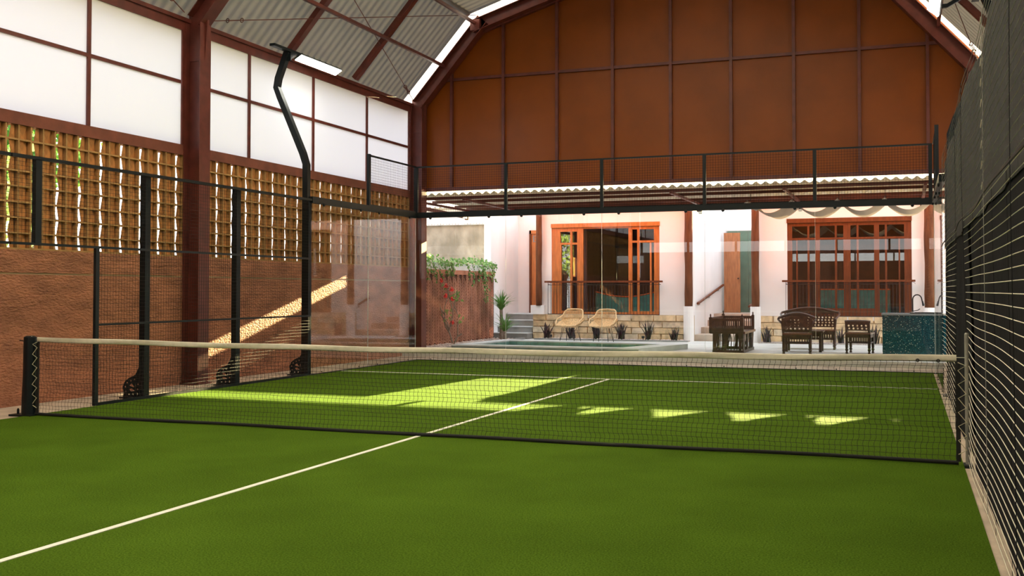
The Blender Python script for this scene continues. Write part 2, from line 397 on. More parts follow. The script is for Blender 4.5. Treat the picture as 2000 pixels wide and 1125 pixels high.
high_window(1, -1, -3.55, 3.85, [-2.2, -0.15, 1.88], 'white translucent high window left of the red steel column')
high_window(2, -1, 4.12, 11.55, [5.54, 7.555, 9.61], 'white translucent high window beyond the red steel column')
high_window(3, -1, -11.3, -3.8, [-9.3, -7.3, -5.3], 'white translucent high window behind the camera on the left')
high_window(4, 1, 4.12, 11.55, [5.54, 7.555, 9.61], 'white translucent high window over the black cloth')
high_window(5, 1, -3.55, 3.85, [-2.2, -0.15, 1.88], 'white translucent high window over the middle of the right wall')
high_window(6, 1, -11.3, -3.8, [-9.3, -7.3, -5.3], 'white translucent high window behind the camera on the right')

# ================================================================== ROOF
S1 = 1.127; KX, KZ = 4.38, 7.50; S2 = 0.30; EX, EZ = 6.12, 5.54
def rz(x):
    x = abs(x)
    return KZ - (x-KX)*S1 if x >= KX else KZ + (KX-x)*S2
ce = struct('ceiling', 'grey corrugated roof of the hall', 'roof')
PT = 0.204; NW = 4
def sheet_mesh(xa, xb, name):
    za, zb = rz(xa)+0.03, rz(xb)+0.03
    d = Vector((xb-xa, 0, zb-za)).normalized(); nrm = Vector((-d.z, 0, d.x)); nrm = nrm if nrm.z > 0 else -nrm
    b = MB(); N = NW*8
    def fn(u, v):
        y = u*NW*PT; p = Vector((xa+(xb-xa)*v, y, za+(zb-za)*v)) + nrm*(0.004+0.004*math.cos(2*PI*y/PT)); return p
    b.grid(fn, N, 1)
    return b
meshes = {}
for side in (-1, 1):
    for nm, xa, xb in (('low', EX+0.12, KX-0.05), ('high', KX+0.05, 0.0)):
        for mk in ('sheet', 'clearsheet'):
            meshes[(side, nm, mk)] = sheet_mesh(side*xa, side*xb, 'roof_sheet').mesh('roof_sheet', M[mk], smooth=True, fix=False)
y = 11.33
ns = 30
for i in range(ns):
    yy = 11.40 - (i+1)*NW*PT
    for side in (-1, 1):
        for nm in ('low', 'high'):
            clear = nm == 'high' and yy < 7.2 and i % 2 == 0  # unseen translucent sheets added to bring daylight onto the court
            link('added_skylight_sheet' if clear else 'roof_sheet', meshes[(side, nm, 'clearsheet' if clear else 'sheet')], ce, (0, yy, 0))

def strip_mesh(xa, xb):
    za, zb = rz(xa)+0.045, rz(xb)+0.045; b = MB()
    b.add([(xa, 0, za), (xb, 0, zb), (xb, 0.62, zb), (xa, 0.62, za)], [(0,1,2,3)]); return b
for side in (-1, 1):
    for xa, xb in ((EX+0.12, KX-0.02), (KX+0.02, 0.0)):
        link('added_end_sheet', strip_mesh(side*xa, side*xb).mesh('added_end_sheet', M['clearsheet'], fix=False), ce, (0, 11.38, 0))  # sheet added over the open roof gap to scatter the sun
tn = [0]
def trim(label, cat): tn[0] += 1; return struct('trim_%d' % tn[0], label, cat)
def ibeam(b, a, c, depth, fw, up, tf=0.014, tw=0.010):
    """I section from a to c; depth along 'up', flanges across"""
    a = Vector(a); c = Vector(c); d = (c-a).normalized(); up = Vector(up); up = (up - d*up.dot(d)).normalized()
    for s in (-1, 1):
        off = up*(s*(depth/2-tf/2)); b.bar(a+off, c+off, fw, tf, up=up)
    b.bar(a, c, tw, depth-2*tf, up=up)
def portal(Yc, fw, label):
    p = trim(label, 'steel frame')
    for s in (-1, 1):
        b = MB(); ibeam(b, (s*5.79, Yc, 0.0), (s*5.79, Yc, 5.62), 0.30, fw, (1,0,0)); b.box(min(s*5.6, s*5.98), max(s*5.6, s*5.98), Yc-fw/2-0.03, Yc+fw/2+0.03, -0.01, 0.015)
        b.obj('column', M['steel'], p)
        n = Vector((-s*S1, 0, -1)).normalized()
        a = Vector((s*5.90, Yc, rz(5.90))) + n*0.20; c = Vector((s*KX, Yc, KZ)) + n*0.20
        b = MB(); ibeam(b, a - (c-a).normalized()*0.05, c+(c-a).normalized()*0.06, 0.27, fw, n); b.obj('lower_rafter', M['steel'], p)
        n2 = Vector((-s*S2, 0, -1)).normalized()
        a2 = Vector((s*(KX+0.12), Yc, KZ-0.036)) + n2*0.20; c2 = Vector((0, Yc, rz(0))) + Vector((0,0,-0.20))
        b = MB(); ibeam(b, a2, c2, 0.27, fw, n2); b.obj('upper_rafter', M['steel'], p)
        kx, kz = s*(KX-0.02), KZ-0.19
        MB().box(kx-0.11, kx+0.11, Yc-fw/2+0.005, Yc+fw/2-0.005, kz-0.13, kz+0.11).obj('ridge_joint', M['steel'], p)
        # stiffener plate at the eave knee
        MB().prism([(s*5.94, 5.0), (s*5.64, 5.0), (s*5.58, 5.75), (s*5.94, 5.75)], lambda a_, b_, d_: (a_, Yc+d_, b_), -0.02, 0.02).obj('knee_plate', M['steel'], p)
    return p
portal(11.70, 0.26, 'red steel portal frame at the far end before the orange gable')
portal(3.98, 0.26, 'red steel portal frame rising from the middle of the left wall')
portal(-3.75, 0.26, 'red steel portal frame left of and above the camera')
portal(-11.5, 0.26, 'red steel portal frame behind the camera')
for Yr in (9.0, 6.62, 1.5, -1.0, -6.2, -8.8):
    p = trim('slim red secondary rafter under the roof, %.1f m from the gable' % (11.8-Yr), 'rafter')
    for s in (-1, 1):
        n = Vector((-s*S1, 0, -1)).normalized()
        b = MB(); a = Vector((s*5.93, Yr, rz(5.93))) + n*0.07; c = Vector((s*KX, Yr, KZ)) + n*0.07; b.bar(a, c, 0.10, 0.13, up=(0,1,0)); b.v = b.v
        b.obj('lower_rafter', M['steel'], p)
        b = MB(); b.bar((s*KX, Yr, KZ-0.07), (0, Yr, rz(0)-0.07), 0.13, 0.10, up=(0,1,0)); b.obj('upper_rafter', M['steel'], p)
for x_, dz in ((-5.15, 0.17), (-4.36, 0.17), (-2.9, 0.15), (-1.45, 0.15), (0.0, 0.15), (1.45, 0.15), (2.9, 0.15), (4.36, 0.17), (5.15, 0.17)):
    o = MB().box(x_-0.03, x_+0.03, -12.9, 11.95, rz(x_)-dz-0.03, rz(x_)-dz+0.03)
    tn[0] += 1; st(o.obj('trim_%d' % tn[0], M['steel']), 'long red steel purlin pipe under the roof', 'purlin')
def rod(a, b, label):
    t_ = thing('bracing_rod', label, 'rod', a)
    a = Vector(a); b = Vector(b); d = (b-a)
    MB().tube([a, b], 0.008, 5).obj('rod', M['steel'], t_)
    q = a + d*0.055; r_ = a + d*0.095; u = Vector((0,0,1)); s = d.normalized().cross(u).normalized()
    bb = MB(); bb.tube([q+s*0.02, r_+s*0.02], 0.007, 5); bb.tube([q-s*0.02, r_-s*0.02], 0.007, 5)
    for e in (q, r_): bb.tube([e + (s*math.cos(k)+u*math.sin(k))*0.035 for k in [i*PI/4 for i in range(8)]], 0.008, 5, close=True)
    bb.obj('turnbuckle', M['steel'], t_)
rod((-5.82, 4.25, 5.70), (-4.24, 11.55, 7.50), 'thin red bracing rod rising from the near column towards the gable knee')
rod((-5.82, 11.5, 5.70), (-4.24, 4.2, 7.50), 'thin red bracing rod rising from the far left corner column')
rod((5.82, 11.5, 5.70), (4.24, 4.2, 7.50), 'thin red bracing rod above the black cloth at upper right')
rod((-5.82, 3.7, 5.70), (-4.24, -3.5, 7.50), 'thin red bracing rod left of the red column at upper left')

# ================================================================== GABLE (wall_back)
GY = 11.86
wb_ = struct('wall_back', 'burnt orange panelled gable wall', 'wall')
def clip(poly, nx, nz, c):   # keep nx*x+nz*z<=c
    out = []
    for i in range(len(poly)):
        a, b = poly[i], poly[(i+1) % len(poly)]; da = nx*a[0]+nz*a[1]-c; db = nx*b[0]+nz*b[1]-c
        if da <= 0: out.append(a)
        if (da < 0) != (db < 0) and abs(da-db) > 1e-9:
            t_ = da/(da-db); out.append((a[0]+(b[0]-a[0])*t_, a[1]+(b[1]-a[1])*t_))
    return out
def gable_clip(poly, dz=0.0):
    for s in (-1, 1):
        poly = clip(poly, s*S1, 1, KZ+KX*S1-dz)      # z <= KZ-(|x|-KX)*S1
        poly = clip(poly, s*S2, 1, KZ+KX*S2-dz)
        if len(poly) < 3: return None
    return poly
gx = [-5.95]+[-5.02+1.247*k for k in range(9)]+[5.95]
for i in range(len(gx)-1):
    for z0, z1 in ((3.70, 6.20), (6.20, 8.9)):
        xa = gx[i]+ (0.018 if i in (8, 9) else 0.0)
        q = gable_clip([(xa, z0), (gx[i+1], z0), (gx[i+1], z1), (xa, z1)], -0.02)
        if q and len(q) > 2:
            MB().prism(q, lambda a, b, d: (a, d, b), GY+0.002, GY+0.012).obj('gable_panel', M['panel'], wb_)
for xm in gx[1:-1]:
    zt = rz(xm)-0.12
    MB().box(xm-0.03, xm+0.03, GY-0.075, GY, 3.74, zt).obj('mullion', M['steel'], wb_)
MB().box(-5.15, 5.15, GY-0.06, GY, 6.14, 6.20).obj('girt', M['steel'], wb_)
MB().box(-5.9, 5.9, GY-0.075, GY+0.02, 3.665, 3.75).obj('bottom_beam', M['steel'], wb_)
for s in (-1, 1):
    b = MB(); b.bar((s*5.9, GY-0.05, rz(5.9)-0.36), (s*KX, GY-0.05, KZ-0.36), 0.09, 0.10, up=(0,1,0)); b.bar((s*KX, GY-0.05, KZ-0.33), (0, GY-0.05, rz(0)-0.33), 0.09, 0.10, up=(0,1,0))
    b.obj('edge_trim', M['steel'], wb_)
# wall behind the camera
wf = struct('wall_front', 'upper gable wall of the hall behind the camera, with a vent strip', 'wall')
q = gable_clip([(-5.95, 3.7), (5.95, 3.7), (5.95, 9), (-5.95, 9)], -0.02)
MB().prism(q, lambda a, b, d: (a, d, b), YB-0.12, YB).obj('gable_panel', M['panel'], wf)
MB().box(-5.95, 5.95, YB-0.14, YB, -0.04, 3.02).obj('render_panel', M['render'], wf)
MB().box(-5.95, 5.95, YB-0.14, YB+0.02, 3.44, 3.70).obj('beam', M['beam'], wf)
for k in range(7): MB().box(-5.95+k*1.97, -5.87+k*1.97, YB-0.12, YB-0.02, 3.02, 3.44).obj('vent_post', M['block'], wf)

# ================================================================== LEAN-TO CANOPY
cn = thing('lean_to_canopy', 'low corrugated lean-to canopy on red steel purlins beyond the court glass', 'canopy', (0, 12, 0.1))
b = MB(); NX = int(12.2/0.19)*8
def canf(u, v):
    x = -6.1+12.4*u; y = 11.80+3.45*v; z = 3.600 - 0.02*v
    return (x, y, z+0.006+0.028*math.cos(2*PI*x/0.19))
b.grid(canf, 65*8, 1); b.obj('corrugated_sheet', M['cansheet'], cn, smooth=True, fix=False)
MB().add([(-5.9, 11.93, 3.61), (6.0, 11.93, 3.61), (6.0, 11.93, 3.76), (-5.9, 11.93, 3.76)], [(0,1,2,3)]).obj('added_sun_screen', M['clearsheet'], cn, fix=False)  # translucent strip added to stop direct sun and glow in the slit
for yy, z0 in ((12.10, 3.522), (13.0, 3.518), (14.3, 3.51)):
    MB().box(-6.05, 6.2, yy-0.03, yy+0.03, z0-0.02, z0+0.045).obj('purlin', M['steel'], cn)
MB().box(-6.05, 6.2, 15.0, 15.06, 3.49, 3.56).obj('edge_beam', M['steel'], cn)
MB().box(-6.05, 6.2, 15.06, 15.20, 3.45, 3.51).obj('gutter', M['black'], cn)
for xx in (-6.0, -4.75, -0.05, 2.25, 4.9):
    MB().box(xx-0.03, xx+0.03, 11.88, 15.0, 3.45, 3.50).obj('rafter', M['steel'], cn)
MB().bar((-5.75, 11.9, 3.30), (-6.0, 15.0, 3.30), 0.06, 0.08).obj('tie', M['steel'], cn)
MB().box(-6.05, -5.95, 14.9, 15.0, 3.24, 3.46).obj('bracket', M['steel'], cn)
for k, (xx, lb) in enumerate(((-0.05, 'small black floodlight under the canopy edge left of the alley'), (2.25, 'small black floodlight under the canopy edge over the draped fabric'), (4.9, 'small black floodlight under the canopy edge near the right end'))):
    t_ = thing('floodlight', lb, 'light', (xx, 15.0, 3.32), 'floodlights under the canopy')
    MB().box(xx-0.06, xx+0.06, 15.02, 15.10, 3.30, 3.42).obj('housing', M['black'], t_)
    MB().box(xx-0.01, xx+0.01, 15.02, 15.04, 3.42, 3.47).obj('bracket', M['black'], t_)
    MB().add([(xx-0.04, 15.015, 3.29), (xx+0.07, 15.015, 3.29), (xx+0.05, 15.10, 3.25), (xx-0.02, 15.10, 3.25)], [(0,1,2,3)]).obj('lens', M['glassedge'], t_)
for (xa_, xb_, ya_, yb_) in ():
    pass

# ================================================================== COURT: NET
M['postgrey'] = mat('pale grey post', (0.42, 0.40, 0.35), 0.6, col2=(0.22, 0.22, 0.21), scale=5)
def net_top(x): return 0.875 + 0.03*(abs(x)/5)**2 + 0.004*math.sin(x*3.1)
nt_ = thing('court_net', 'black court net with off-white top tape strung across the green turf', 'net', (0, 0, 0))
b = MB()
def tape(u, v):
    x = -4.87+9.79*u; zt = net_top(x); a = v*2*PI; return (x, 0.006*math.cos(a)+0.003*math.sin(x*5+v*9), zt-0.028+0.030*math.sin(a))
b.grid(tape, 120, 10); b.obj('top_tape', M['tape'], nt_, smooth=True)
b = MB(); step = 0.0455; nx = int(9.78/step); nz = 18
rnd = random.Random(3)
def npnt(i, j):
    x = -4.87+9.79*i/nx; zt = net_top(x)-0.05; z = 0.035 + (zt-0.035)*j/nz
    w = 0.010*math.sin(j*PI)*0
    x += 0.010*math.sin(j*0.9+x*0.8)*(1 if 0 < j < nz else 0) + (rnd.random()-0.5)*0.004
    return Vector((x, 0.012*math.sin(x*1.3+j*0.3), z + (rnd.random()-0.5)*0.004 + 0.006*math.sin(x*2.2+j)*(0 if j in (0, nz) else 1)))
G = [[npnt(i, j) for j in range(nz+1)] for i in range(nx+1)]
def seg(b, a, c, r):
    d = (c-a).normalized(); u = d.orthogonal().normalized(); w = d.cross(u); n = len(b.v)
    for p in (a, c):
        for k in range(3): an = 2*PI*k/3; b.v.append(tuple(p+(u*math.cos(an)+w*math.sin(an))*r))
    for k in range(3): b.f.append((n+k, n+(k+1)%3, n+3+(k+1)%3, n+3+k))
for i in range(nx+1):
    for j in range(nz+1):
        if j < nz:
            a, c = G[i][j], G[i][j+1]; mid = (a+c)/2 + Vector((0.005*(1 if j % 2 else -1), 0, 0)); seg(b, a, mid, 0.0017); seg(b, mid, c, 0.0017)
        if i < nx: seg(b, G[i][j], G[i+1][j], 0.0017)
        p = G[i][j]; b.add([p+Vector((0.003,0,0)), p+Vector((-0.003,0,0)), p+Vector((0,0,0.0035)), p+Vector((0,0,-0.0035)), p+Vector((0,0.003,0)), p+Vector((0,-0.003,0))],
              [(0,4,2),(4,1,2),(1,5,2),(5,0,2),(4,0,3),(1,4,3),(5,1,3),(0,5,3)])
o = b.obj('net_mesh', M['netmesh'], nt_, fix=False); stuff(o)
b = MB()
def btape(u, v):
    x = -4.90+9.83*u; a = v*2*PI; h = 0.018+0.004*math.sin(x*2.1)+(0.006 if x > 2 else 0); return (x, 0.012*math.cos(a), h+0.017*math.sin(a))
b.grid(btape, 100, 8); b.obj('bottom_tape', M['netmesh'], nt_, smooth=True)
for s in (-1, 1):
    xx = -4.86 if s < 0 else 4.93
    MB().box(xx-0.018, xx+0.018, -0.008, 0.008, 0.03, 0.85).obj('side_tape', M['netmesh'], nt_)
    px = -4.95 if s < 0 else 5.035
    pts = [(xx+ (0 if s < 0 else 0), -0.01, 0.845)]
    for k in range(7):
        z = 0.80-k*0.115; pts += [(px - s*0.045, -0.035, z+0.02), (xx, -0.012, z-0.02)]
    MB().tube(pts, 0.0042, 4).obj('lacing', M['rope'], nt_)
for xx in (4.62, 4.78):
    b = MB(); b.tube([(xx+0.012*math.cos(k*PI/4), -0.010, 0.856+0.012*math.sin(k*PI/4)) for k in range(8)], 0.004, 5, close=True); b.obj('eyelet', M['black'], nt_)
MB().tube([(4.90, -0.005, 0.885), (5.0, -0.005, 0.885)], 0.003, 4).obj('top_cord', M['tape'], nt_)
for s, lb in ((-1, 'stout black net post with white lacing at the left edge of the picture'), (1, 'slim pale grey net post beside the black cloth at right')):
    px = s*5.0 if s < 0 else 5.0
    px = -4.975 if s < 0 else 5.0
    r0 = 0.075 if s < 0 else 0.018
    t_ = thing('net_post', lb, 'post', (px, 0, 0), 'net posts')
    b = MB()
    prof = [(r0*1.18, 0.0), (r0*1.12, 0.2), (r0, 0.45), (r0*0.95, 0.86), (r0*0.92, 0.90), (r0*0.6, 0.915)] if s < 0 else [(r0, 0.0), (r0, 1.08), (r0*0.6, 1.09)]
    b.lathe(prof, (px-s*0.0, 0, 0.0), 16); b.obj('post', M['dark'] if s < 0 else M['postgrey'], t_, smooth=False)
    MB().box(px-0.22 if s < 0 else px-0.03, px+0.10 if s < 0 else px+0.03, -0.09, 0.09, -0.01, 0.012).obj('base_plate', M['dark'], t_)
    if s < 0:
        MB().lathe([(0.014, 0), (0.014, 0.05), (0.006, 0.065)], (px-0.17, 0, 0.01), 8).obj('anchor_bolt', M['dark'], t_)
        MB().lathe([(0.006, 0), (0.006, 0.01)], (px+0.05, -0.03, 0.905), 8).obj('top_bolt', M['chrome'], t_)
        MB().tube([(px-0.07, 0, 0.84), (px-0.11, 0.0, 0.855), (px-0.16, 0, 0.858)], 0.006, 5).obj('winder_handle', M['dark'], t_)

# ================================================================== COURT: FENCES
def wire_grid(b, ax, fixed, u0, u1, z0, z1, st_=0.05, r=0.0019, bulge=None, onlyh=None):
    """welded mesh of fine wires in plane axis ax ('x' or 'y') at 'fixed'"""
    def pt(u, z, off=0.0):
        f = fixed + off + (bulge(u, z) if bulge else 0.0)
        return Vector((f, u, z)) if ax == 'x' else Vector((u, f, z))
    nu = max(1, round((u1-u0)/st_)); nz_ = max(1, round((z1-z0)/st_))
    if onlyh is not True:
        for i in range(nu+1):
            u = u0+(u1-u0)*i/nu; N = 1 if not bulge else 8
            for k in range(N): seg4(b, pt(u, z0+(z1-z0)*k/N, 0.0), pt(u, z0+(z1-z0)*(k+1)/N, 0.0), r)
    if onlyh is not False:
        for j in range(nz_+1):
            z = z0+(z1-z0)*j/nz_; N = 1 if not bulge else max(4, int((u1-u0)*5))
            for k in range(N): seg4(b, pt(u0+(u1-u0)*k/N, z, 0.003), pt(u0+(u1-u0)*(k+1)/N, z, 0.003), r)
def seg4(b, a, c, r):
    d = (c-a)
    if abs(d.z) > 0.5*d.length: u, w = Vector((r,0,0)), Vector((0,r,0))
    elif abs(d.x) > abs(d.y): u, w = Vector((0,r,0)), Vector((0,0,r))
    else: u, w = Vector((r,0,0)), Vector((0,0,r))
    n = len(b.v); b.v += [tuple(p+e) for p in (a, c) for e in (u, w, -u, -w)]
    for k in range(4): b.f.append((n+k, n+(k+1)%4, n+4+(k+1)%4, n+4+k))
def curve_plate(name, outline, holes, thick, m, parent, mtx):
    cu = bpy.data.curves.new(name, 'CURVE'); cu.dimensions = '2D'; cu.fill_mode = 'BOTH'; cu.extrude = thick/2
    for loop in [outline]+holes:
        sp_ = cu.splines.new('POLY'); sp_.points.add(len(loop)-1); sp_.use_cyclic_u = True
        for i, (x_, y_) in enumerate(loop): sp_.points[i].co = (x_, y_, 0, 1)
    ob = bpy.data.objects.new('tmp', cu); COL.objects.link(ob); bpy.context.view_layer.update()
    dg = bpy.context.evaluated_depsgraph_get(); me = bpy.data.meshes.new_from_object(ob.evaluated_get(dg))
    bpy.data.objects.remove(ob); bpy.data.curves.remove(cu)
    me.transform(mtx); me.materials.clear(); me.materials.append(m); me.name = name
    if parent is not None:
        me.transform(Matrix.Translation(-parent_origin(parent)))
    o = link(name, me, parent); return o
def circ(cx, cy_, r, n=8): return [(cx+r*math.cos(2*PI*k/n), cy_+r*math.sin(2*PI*k/n)) for k in range(n)]

def left_fence(label, s=1):
    f = thing('mesh_fence', label, 'fence', (-5.0, s*4, 0))
    Y = lambda a: s*a
    def bx(x0, x1, ya, yb, z0, z1): return MB().box(x0, x1, min(Y(ya), Y(yb)), max(Y(ya), Y(yb)), z0, z1)
    for yc in (2, 4, 6):
        bx(-5.11, -5.02, yc-0.05, yc+0.05, 0.0, 3.0).obj('post', M['dark'], f)
        # ornate bracket plate leaning outward
        out = [(0, 0.0), (0.30, 0.0), (0.28, 0.04), (0.305, 0.12), (0.27, 0.20), (0.20, 0.25), (0.10, 0.29), (0.045, 0.38), (0.0, 0.52)]
        holes = [circ(0.25, 0.07, 0.013), circ(0.26, 0.13, 0.013), circ(0.23, 0.185, 0.013), circ(0.17, 0.215, 0.013), circ(0.11, 0.235, 0.013), circ(0.06, 0.04, 0.014), circ(0.13, 0.035, 0.014), circ(0.20, 0.03, 0.013),
                 circ(0.055, 0.10, 0.012), circ(0.05, 0.17, 0.012), [(0.10, 0.08), (0.17, 0.07), (0.20, 0.10), (0.15, 0.11)], [(0.11, 0.13), (0.14, 0.13), (0.20, 0.15), (0.15, 0.18)], [(0.09, 0.10), (0.10, 0.15), (0.08, 0.19)]]
        mt = Matrix(((-1,0,0,-5.11),(0,0,1,Y(yc)),(0,1,0,0.01),(0,0,0,1)))
        curve_plate('ornate_bracket', out, holes, 0.012, M['dark'], f, mt)
        bx(-5.40, -4.98, yc-0.09, yc+0.09, -0.012, 0.008).obj('base_plate', M['dark'], f)
    bx(-5.02, -4.98, 1.02, 1.08, 0.0, 1.98).obj('door_post', M['dark'], f)
    bx(-5.03, -4.98, -0.28 if s > 0 else 0.3, 6.0, 2.965, 3.005).obj('top_rail', M['dark'], f)
    bx(-5.015, -4.985, -0.28 if s > 0 else 0.3, 6.0, 1.965, 1.995).obj('middle_rail', M['dark'], f)
    bx(-5.01, -4.985, 1.08, 5.95, 0.995, 1.02).obj('lower_rail', M['dark'], f)
    bx(-5.01, -4.975, 1.08, 5.95, -0.005, 0.035).obj('bottom_rail', M['dark'], f)
    if s > 0: bx(-5.04, -4.98, 0.06, 0.15, 1.99, 2.97).obj('short_post', M['dark'], f)
    b = MB()
    a0, a1 = sorted((Y(-0.28 if s > 0 else 0.3), Y(5.95))); wire_grid(b, 'x', -4.99, a0, a1, 1.99, 2.97)
    a0, a1 = sorted((Y(1.08), Y(5.95))); wire_grid(b, 'x', -4.99, a0, a1, 0.03, 1.97)
    stuff(b.obj('wire_mesh', M['wire'], f, fix=False))
    return f
left_fence('black welded mesh fence with posts along the left side of the court')
f2 = left_fence('black welded mesh fence left of the camera, nearer than the net', -1)
# mesh panels above left glass, and back top panels
fp = thing('raised_mesh_panel', 'short raised black mesh panel above the left glass by the far corner', 'fence panel', (-5, 9, 3.05))
MB().box(-5.03, -4.97, 7.97, 8.03, 3.03, 4.02).obj('end_post', M['dark'], fp)
MB().box(-5.015, -4.985, 8.0, 9.97, 3.98, 4.01).obj('top_rail', M['dark'], fp)
MB().box(-5.015, -4.985, 8.0, 9.97, 3.04, 3.07).obj('bottom_rail', M['dark'], fp)
b = MB(); wire_grid(b, 'x', -5.0, 8.03, 9.95, 3.07, 3.98); stuff(b.obj('wire_mesh', M['wire'], fp, fix=False))
fb = thing('back_mesh_fence', 'long black mesh fence standing on the beam over the back glass', 'fence', (0, 10, 3.05))
for i, xx in enumerate((-5, -3, -1, 1, 3, 4.95)):
    w = 0.045 if i == 0 else 0.03
    MB().box(xx-w, xx+w, 9.98, 10.03, 3.03, 4.0).obj('post', M['dark'], fb)
MB().box(-5.0, 4.97, 9.985, 10.02, 3.975, 4.005).obj('top_rail', M['dark'], fb)
MB().box(-5.05, 5.05, 9.97, 10.04, 2.935, 3.045).obj('glass_beam', M['dark'], fb)
b = MB(); wire_grid(b, 'y', 9.985, -4.95, 4.92, 3.05, 3.975); stuff(b.obj('wire_mesh', M['wire'], fb, fix=False))
bl = thing('side_glass_beam', 'dark steel beam along the top of the left glass', 'beam', (-5, 8, 3))
MB().box(-5.05, -4.97, 6.0, 9.97, 2.935, 3.045).obj('beam', M['dark'], bl)
fr_ = thing('right_corner_panel', 'dark mesh panel seen edge-on at the far right corner above the glass', 'fence panel', (5, 9, 3.05))
MB().box(4.97, 5.03, 7.97, 8.03, 3.0, 4.02).obj('end_post', M['dark'], fr_)
MB().box(4.985, 5.015, 8.0, 9.97, 3.98, 4.01).obj('top_rail', M['dark'], fr_)
MB().box(4.97, 5.05, 6.0, 9.97, 2.935, 3.045).obj('glass_beam', M['dark'], fr_)
b = MB(); wire_grid(b, 'x', 5.0, 8.03, 9.95, 3.07, 3.98); stuff(b.obj('wire_mesh', M['wire'], fr_, fix=False))
# glass panels
def glass_panel(x0, x1, y0, y1, label):
    cx, cy_ = (x0+x1)/2, (y0+y1)/2
    g_ = thing('glass_panel', label, 'glass panel', (cx, cy_, 0))
    e = 0.0035
    MB().box(x0+(e if x1-x0 > 0.1 else 0), x1-(e if x1-x0 > 0.1 else 0), y0+(e if y1-y0 > 0.1 else 0), y1-(e if y1-y0 > 0.1 else 0), 0.0, 2.96).obj('pane', M['glass'], g_)
    b = MB()
    if x1-x0 > 0.1:
        b.box(x1-e, x1, y0, y1, 0, 2.96)
        bolts = [((x0+0.35, y0), 'y'), ((x1-0.35, y0), 'y')]
    else:
        b.box(x0, x1, y1-e, y1, 0, 2.96)
        bolts = [((x1, y0+0.35), 'x'), ((x1, y1-0.35), 'x')]
    b.obj('edge', M['glassedge'], g_)
    for (bx_, by_), ax in bolts:
        for z in (2.925, 0.03):
            bb = MB(); prof = [(0.022, 0), (0.030, 0.01), (0.028, 0.022), (0.012, 0.03)]
            bb.lathe(prof if z > 1 else [(0.010, 0), (0.012, 0.006), (0.008, 0.014)], (0, 0, 0), 8)
            if ax == 'y': bb.v = [(x_+bx_, by_-0.002-z_*1.0-(0.028 if z > 1 else 0.0), z+y_) for x_, y_, z_ in bb.v]
            else: bb.v = [(bx_+(1 if bx_ < 0 else -1)*(z_+0.002+(0.02 if z > 1 else 0)), by_+y_, z+x_) for x_, y_, z_ in bb.v]
            bb.obj('bolt', M['dark'], g_)
ords = ['leftmost of the five', 'second from the left of the five', 'middle one of the five', 'second from the right of the five', 'rightmost of the five']
for k in range(5):
    glass_panel(-5+2*k, -3+2*k, 10.0, 10.010, 'clear toughened back glass panel, %s' % ords[k])
for (a, c, lb) in ((6, 8, 'clear side glass panel at left, next to the mesh fence'), (8, 10, 'clear side glass panel at left, in the far corner')):
    glass_panel(-5.010, -5.0, a, c-0.005, lb)
for (a, c, lb) in ((6, 8, 'clear side glass panel at right, next to the black cloth'), (8, 10, 'clear side glass panel at right, in the far corner')):
    glass_panel(5.0, 5.010, a, c-0.005, lb)
# bolt row on the beam is part of the panes; small floor studs
kb = MB(); kb.box(-5.02, 5.02, 10.012, 10.05, -0.01, 0.012); st(kb.obj('baseboard_back', M['dark']), 'dark steel sill under the back glass', 'sill')
kb = MB(); kb.box(-5.03, -4.97, 5.95, 10.0, -0.01, 0.010); st(kb.obj('baseboard_left', M['dark']), 'dark steel sill under the left glass', 'sill')

# right fence and cloth
def bulge(u, z):
    return 0.012*math.sin(u*PI/2*1.0+0.6)*math.sin(z*1.6+0.5) + 0.005*math.sin(u*2.4+z*1.5)
fr2 = thing('mesh_fence', 'near welded mesh fence with pale wires in front of the black cloth at right', 'fence', (5, -2, 0))
bh = MB(); bv = MB(); bu = MB(); M['wiregrey'] = mat('grey wire', (0.36, 0.35, 0.32), 0.5)
for (a, c, z0, z1) in ((-9.5, 0.22, 0.03, 2.03), (1.95, 6.0, 0.03, 2.03), (-9.5, 6.0, 2.07, 3.2)):
    st_ = 0.06
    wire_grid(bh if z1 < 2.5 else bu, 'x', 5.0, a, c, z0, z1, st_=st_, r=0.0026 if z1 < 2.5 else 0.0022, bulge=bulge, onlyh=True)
    if z1 < 2.5: wire_grid(bv, 'x', 5.006, a, c, z0, z1, st_=1.0, r=0.0014, bulge=bulge, onlyh=False)
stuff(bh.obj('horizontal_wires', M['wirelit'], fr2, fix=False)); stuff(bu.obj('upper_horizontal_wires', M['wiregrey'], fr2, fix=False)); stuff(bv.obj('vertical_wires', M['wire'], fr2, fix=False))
b = MB(); b.tube([(5.0+bulge(u, 2.05), u, 2.05+0.012*math.sin(u*1.7)) for u in [-9.5+0.25*k for k in range(63)]], 0.007, 5); b.obj('seam_cord', M['wire'], fr2)
for yy in (-8.0, -6.0, -4.0, -2.2, 0.22, 1.93, 4.0):
    b = MB(); b.tube([(4.996+bulge(yy, z), yy+0.01*math.sin(z*4), z) for z in [0.05+0.21*k for k in range(16)]], 0.002, 4); b.obj('tie_cord', M['wiregrey' if yy in (-2.2,) else 'wire'], fr2)
for k in range(9):
    zz = 3.16-k*0.13
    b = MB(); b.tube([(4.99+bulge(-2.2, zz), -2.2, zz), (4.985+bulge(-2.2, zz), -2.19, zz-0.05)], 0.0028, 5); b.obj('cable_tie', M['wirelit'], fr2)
for yy in (-8, -6, -4, -2, 2, 4, 6):
    MB().box(5.11, 5.20, yy-0.05, yy+0.05, 0.0, 3.1).obj('post', M['dark'], fr2)
cl = thing('shade_cloth', 'black and grey shade cloth hung along the right fence', 'cloth', (5.05, -2, 0))
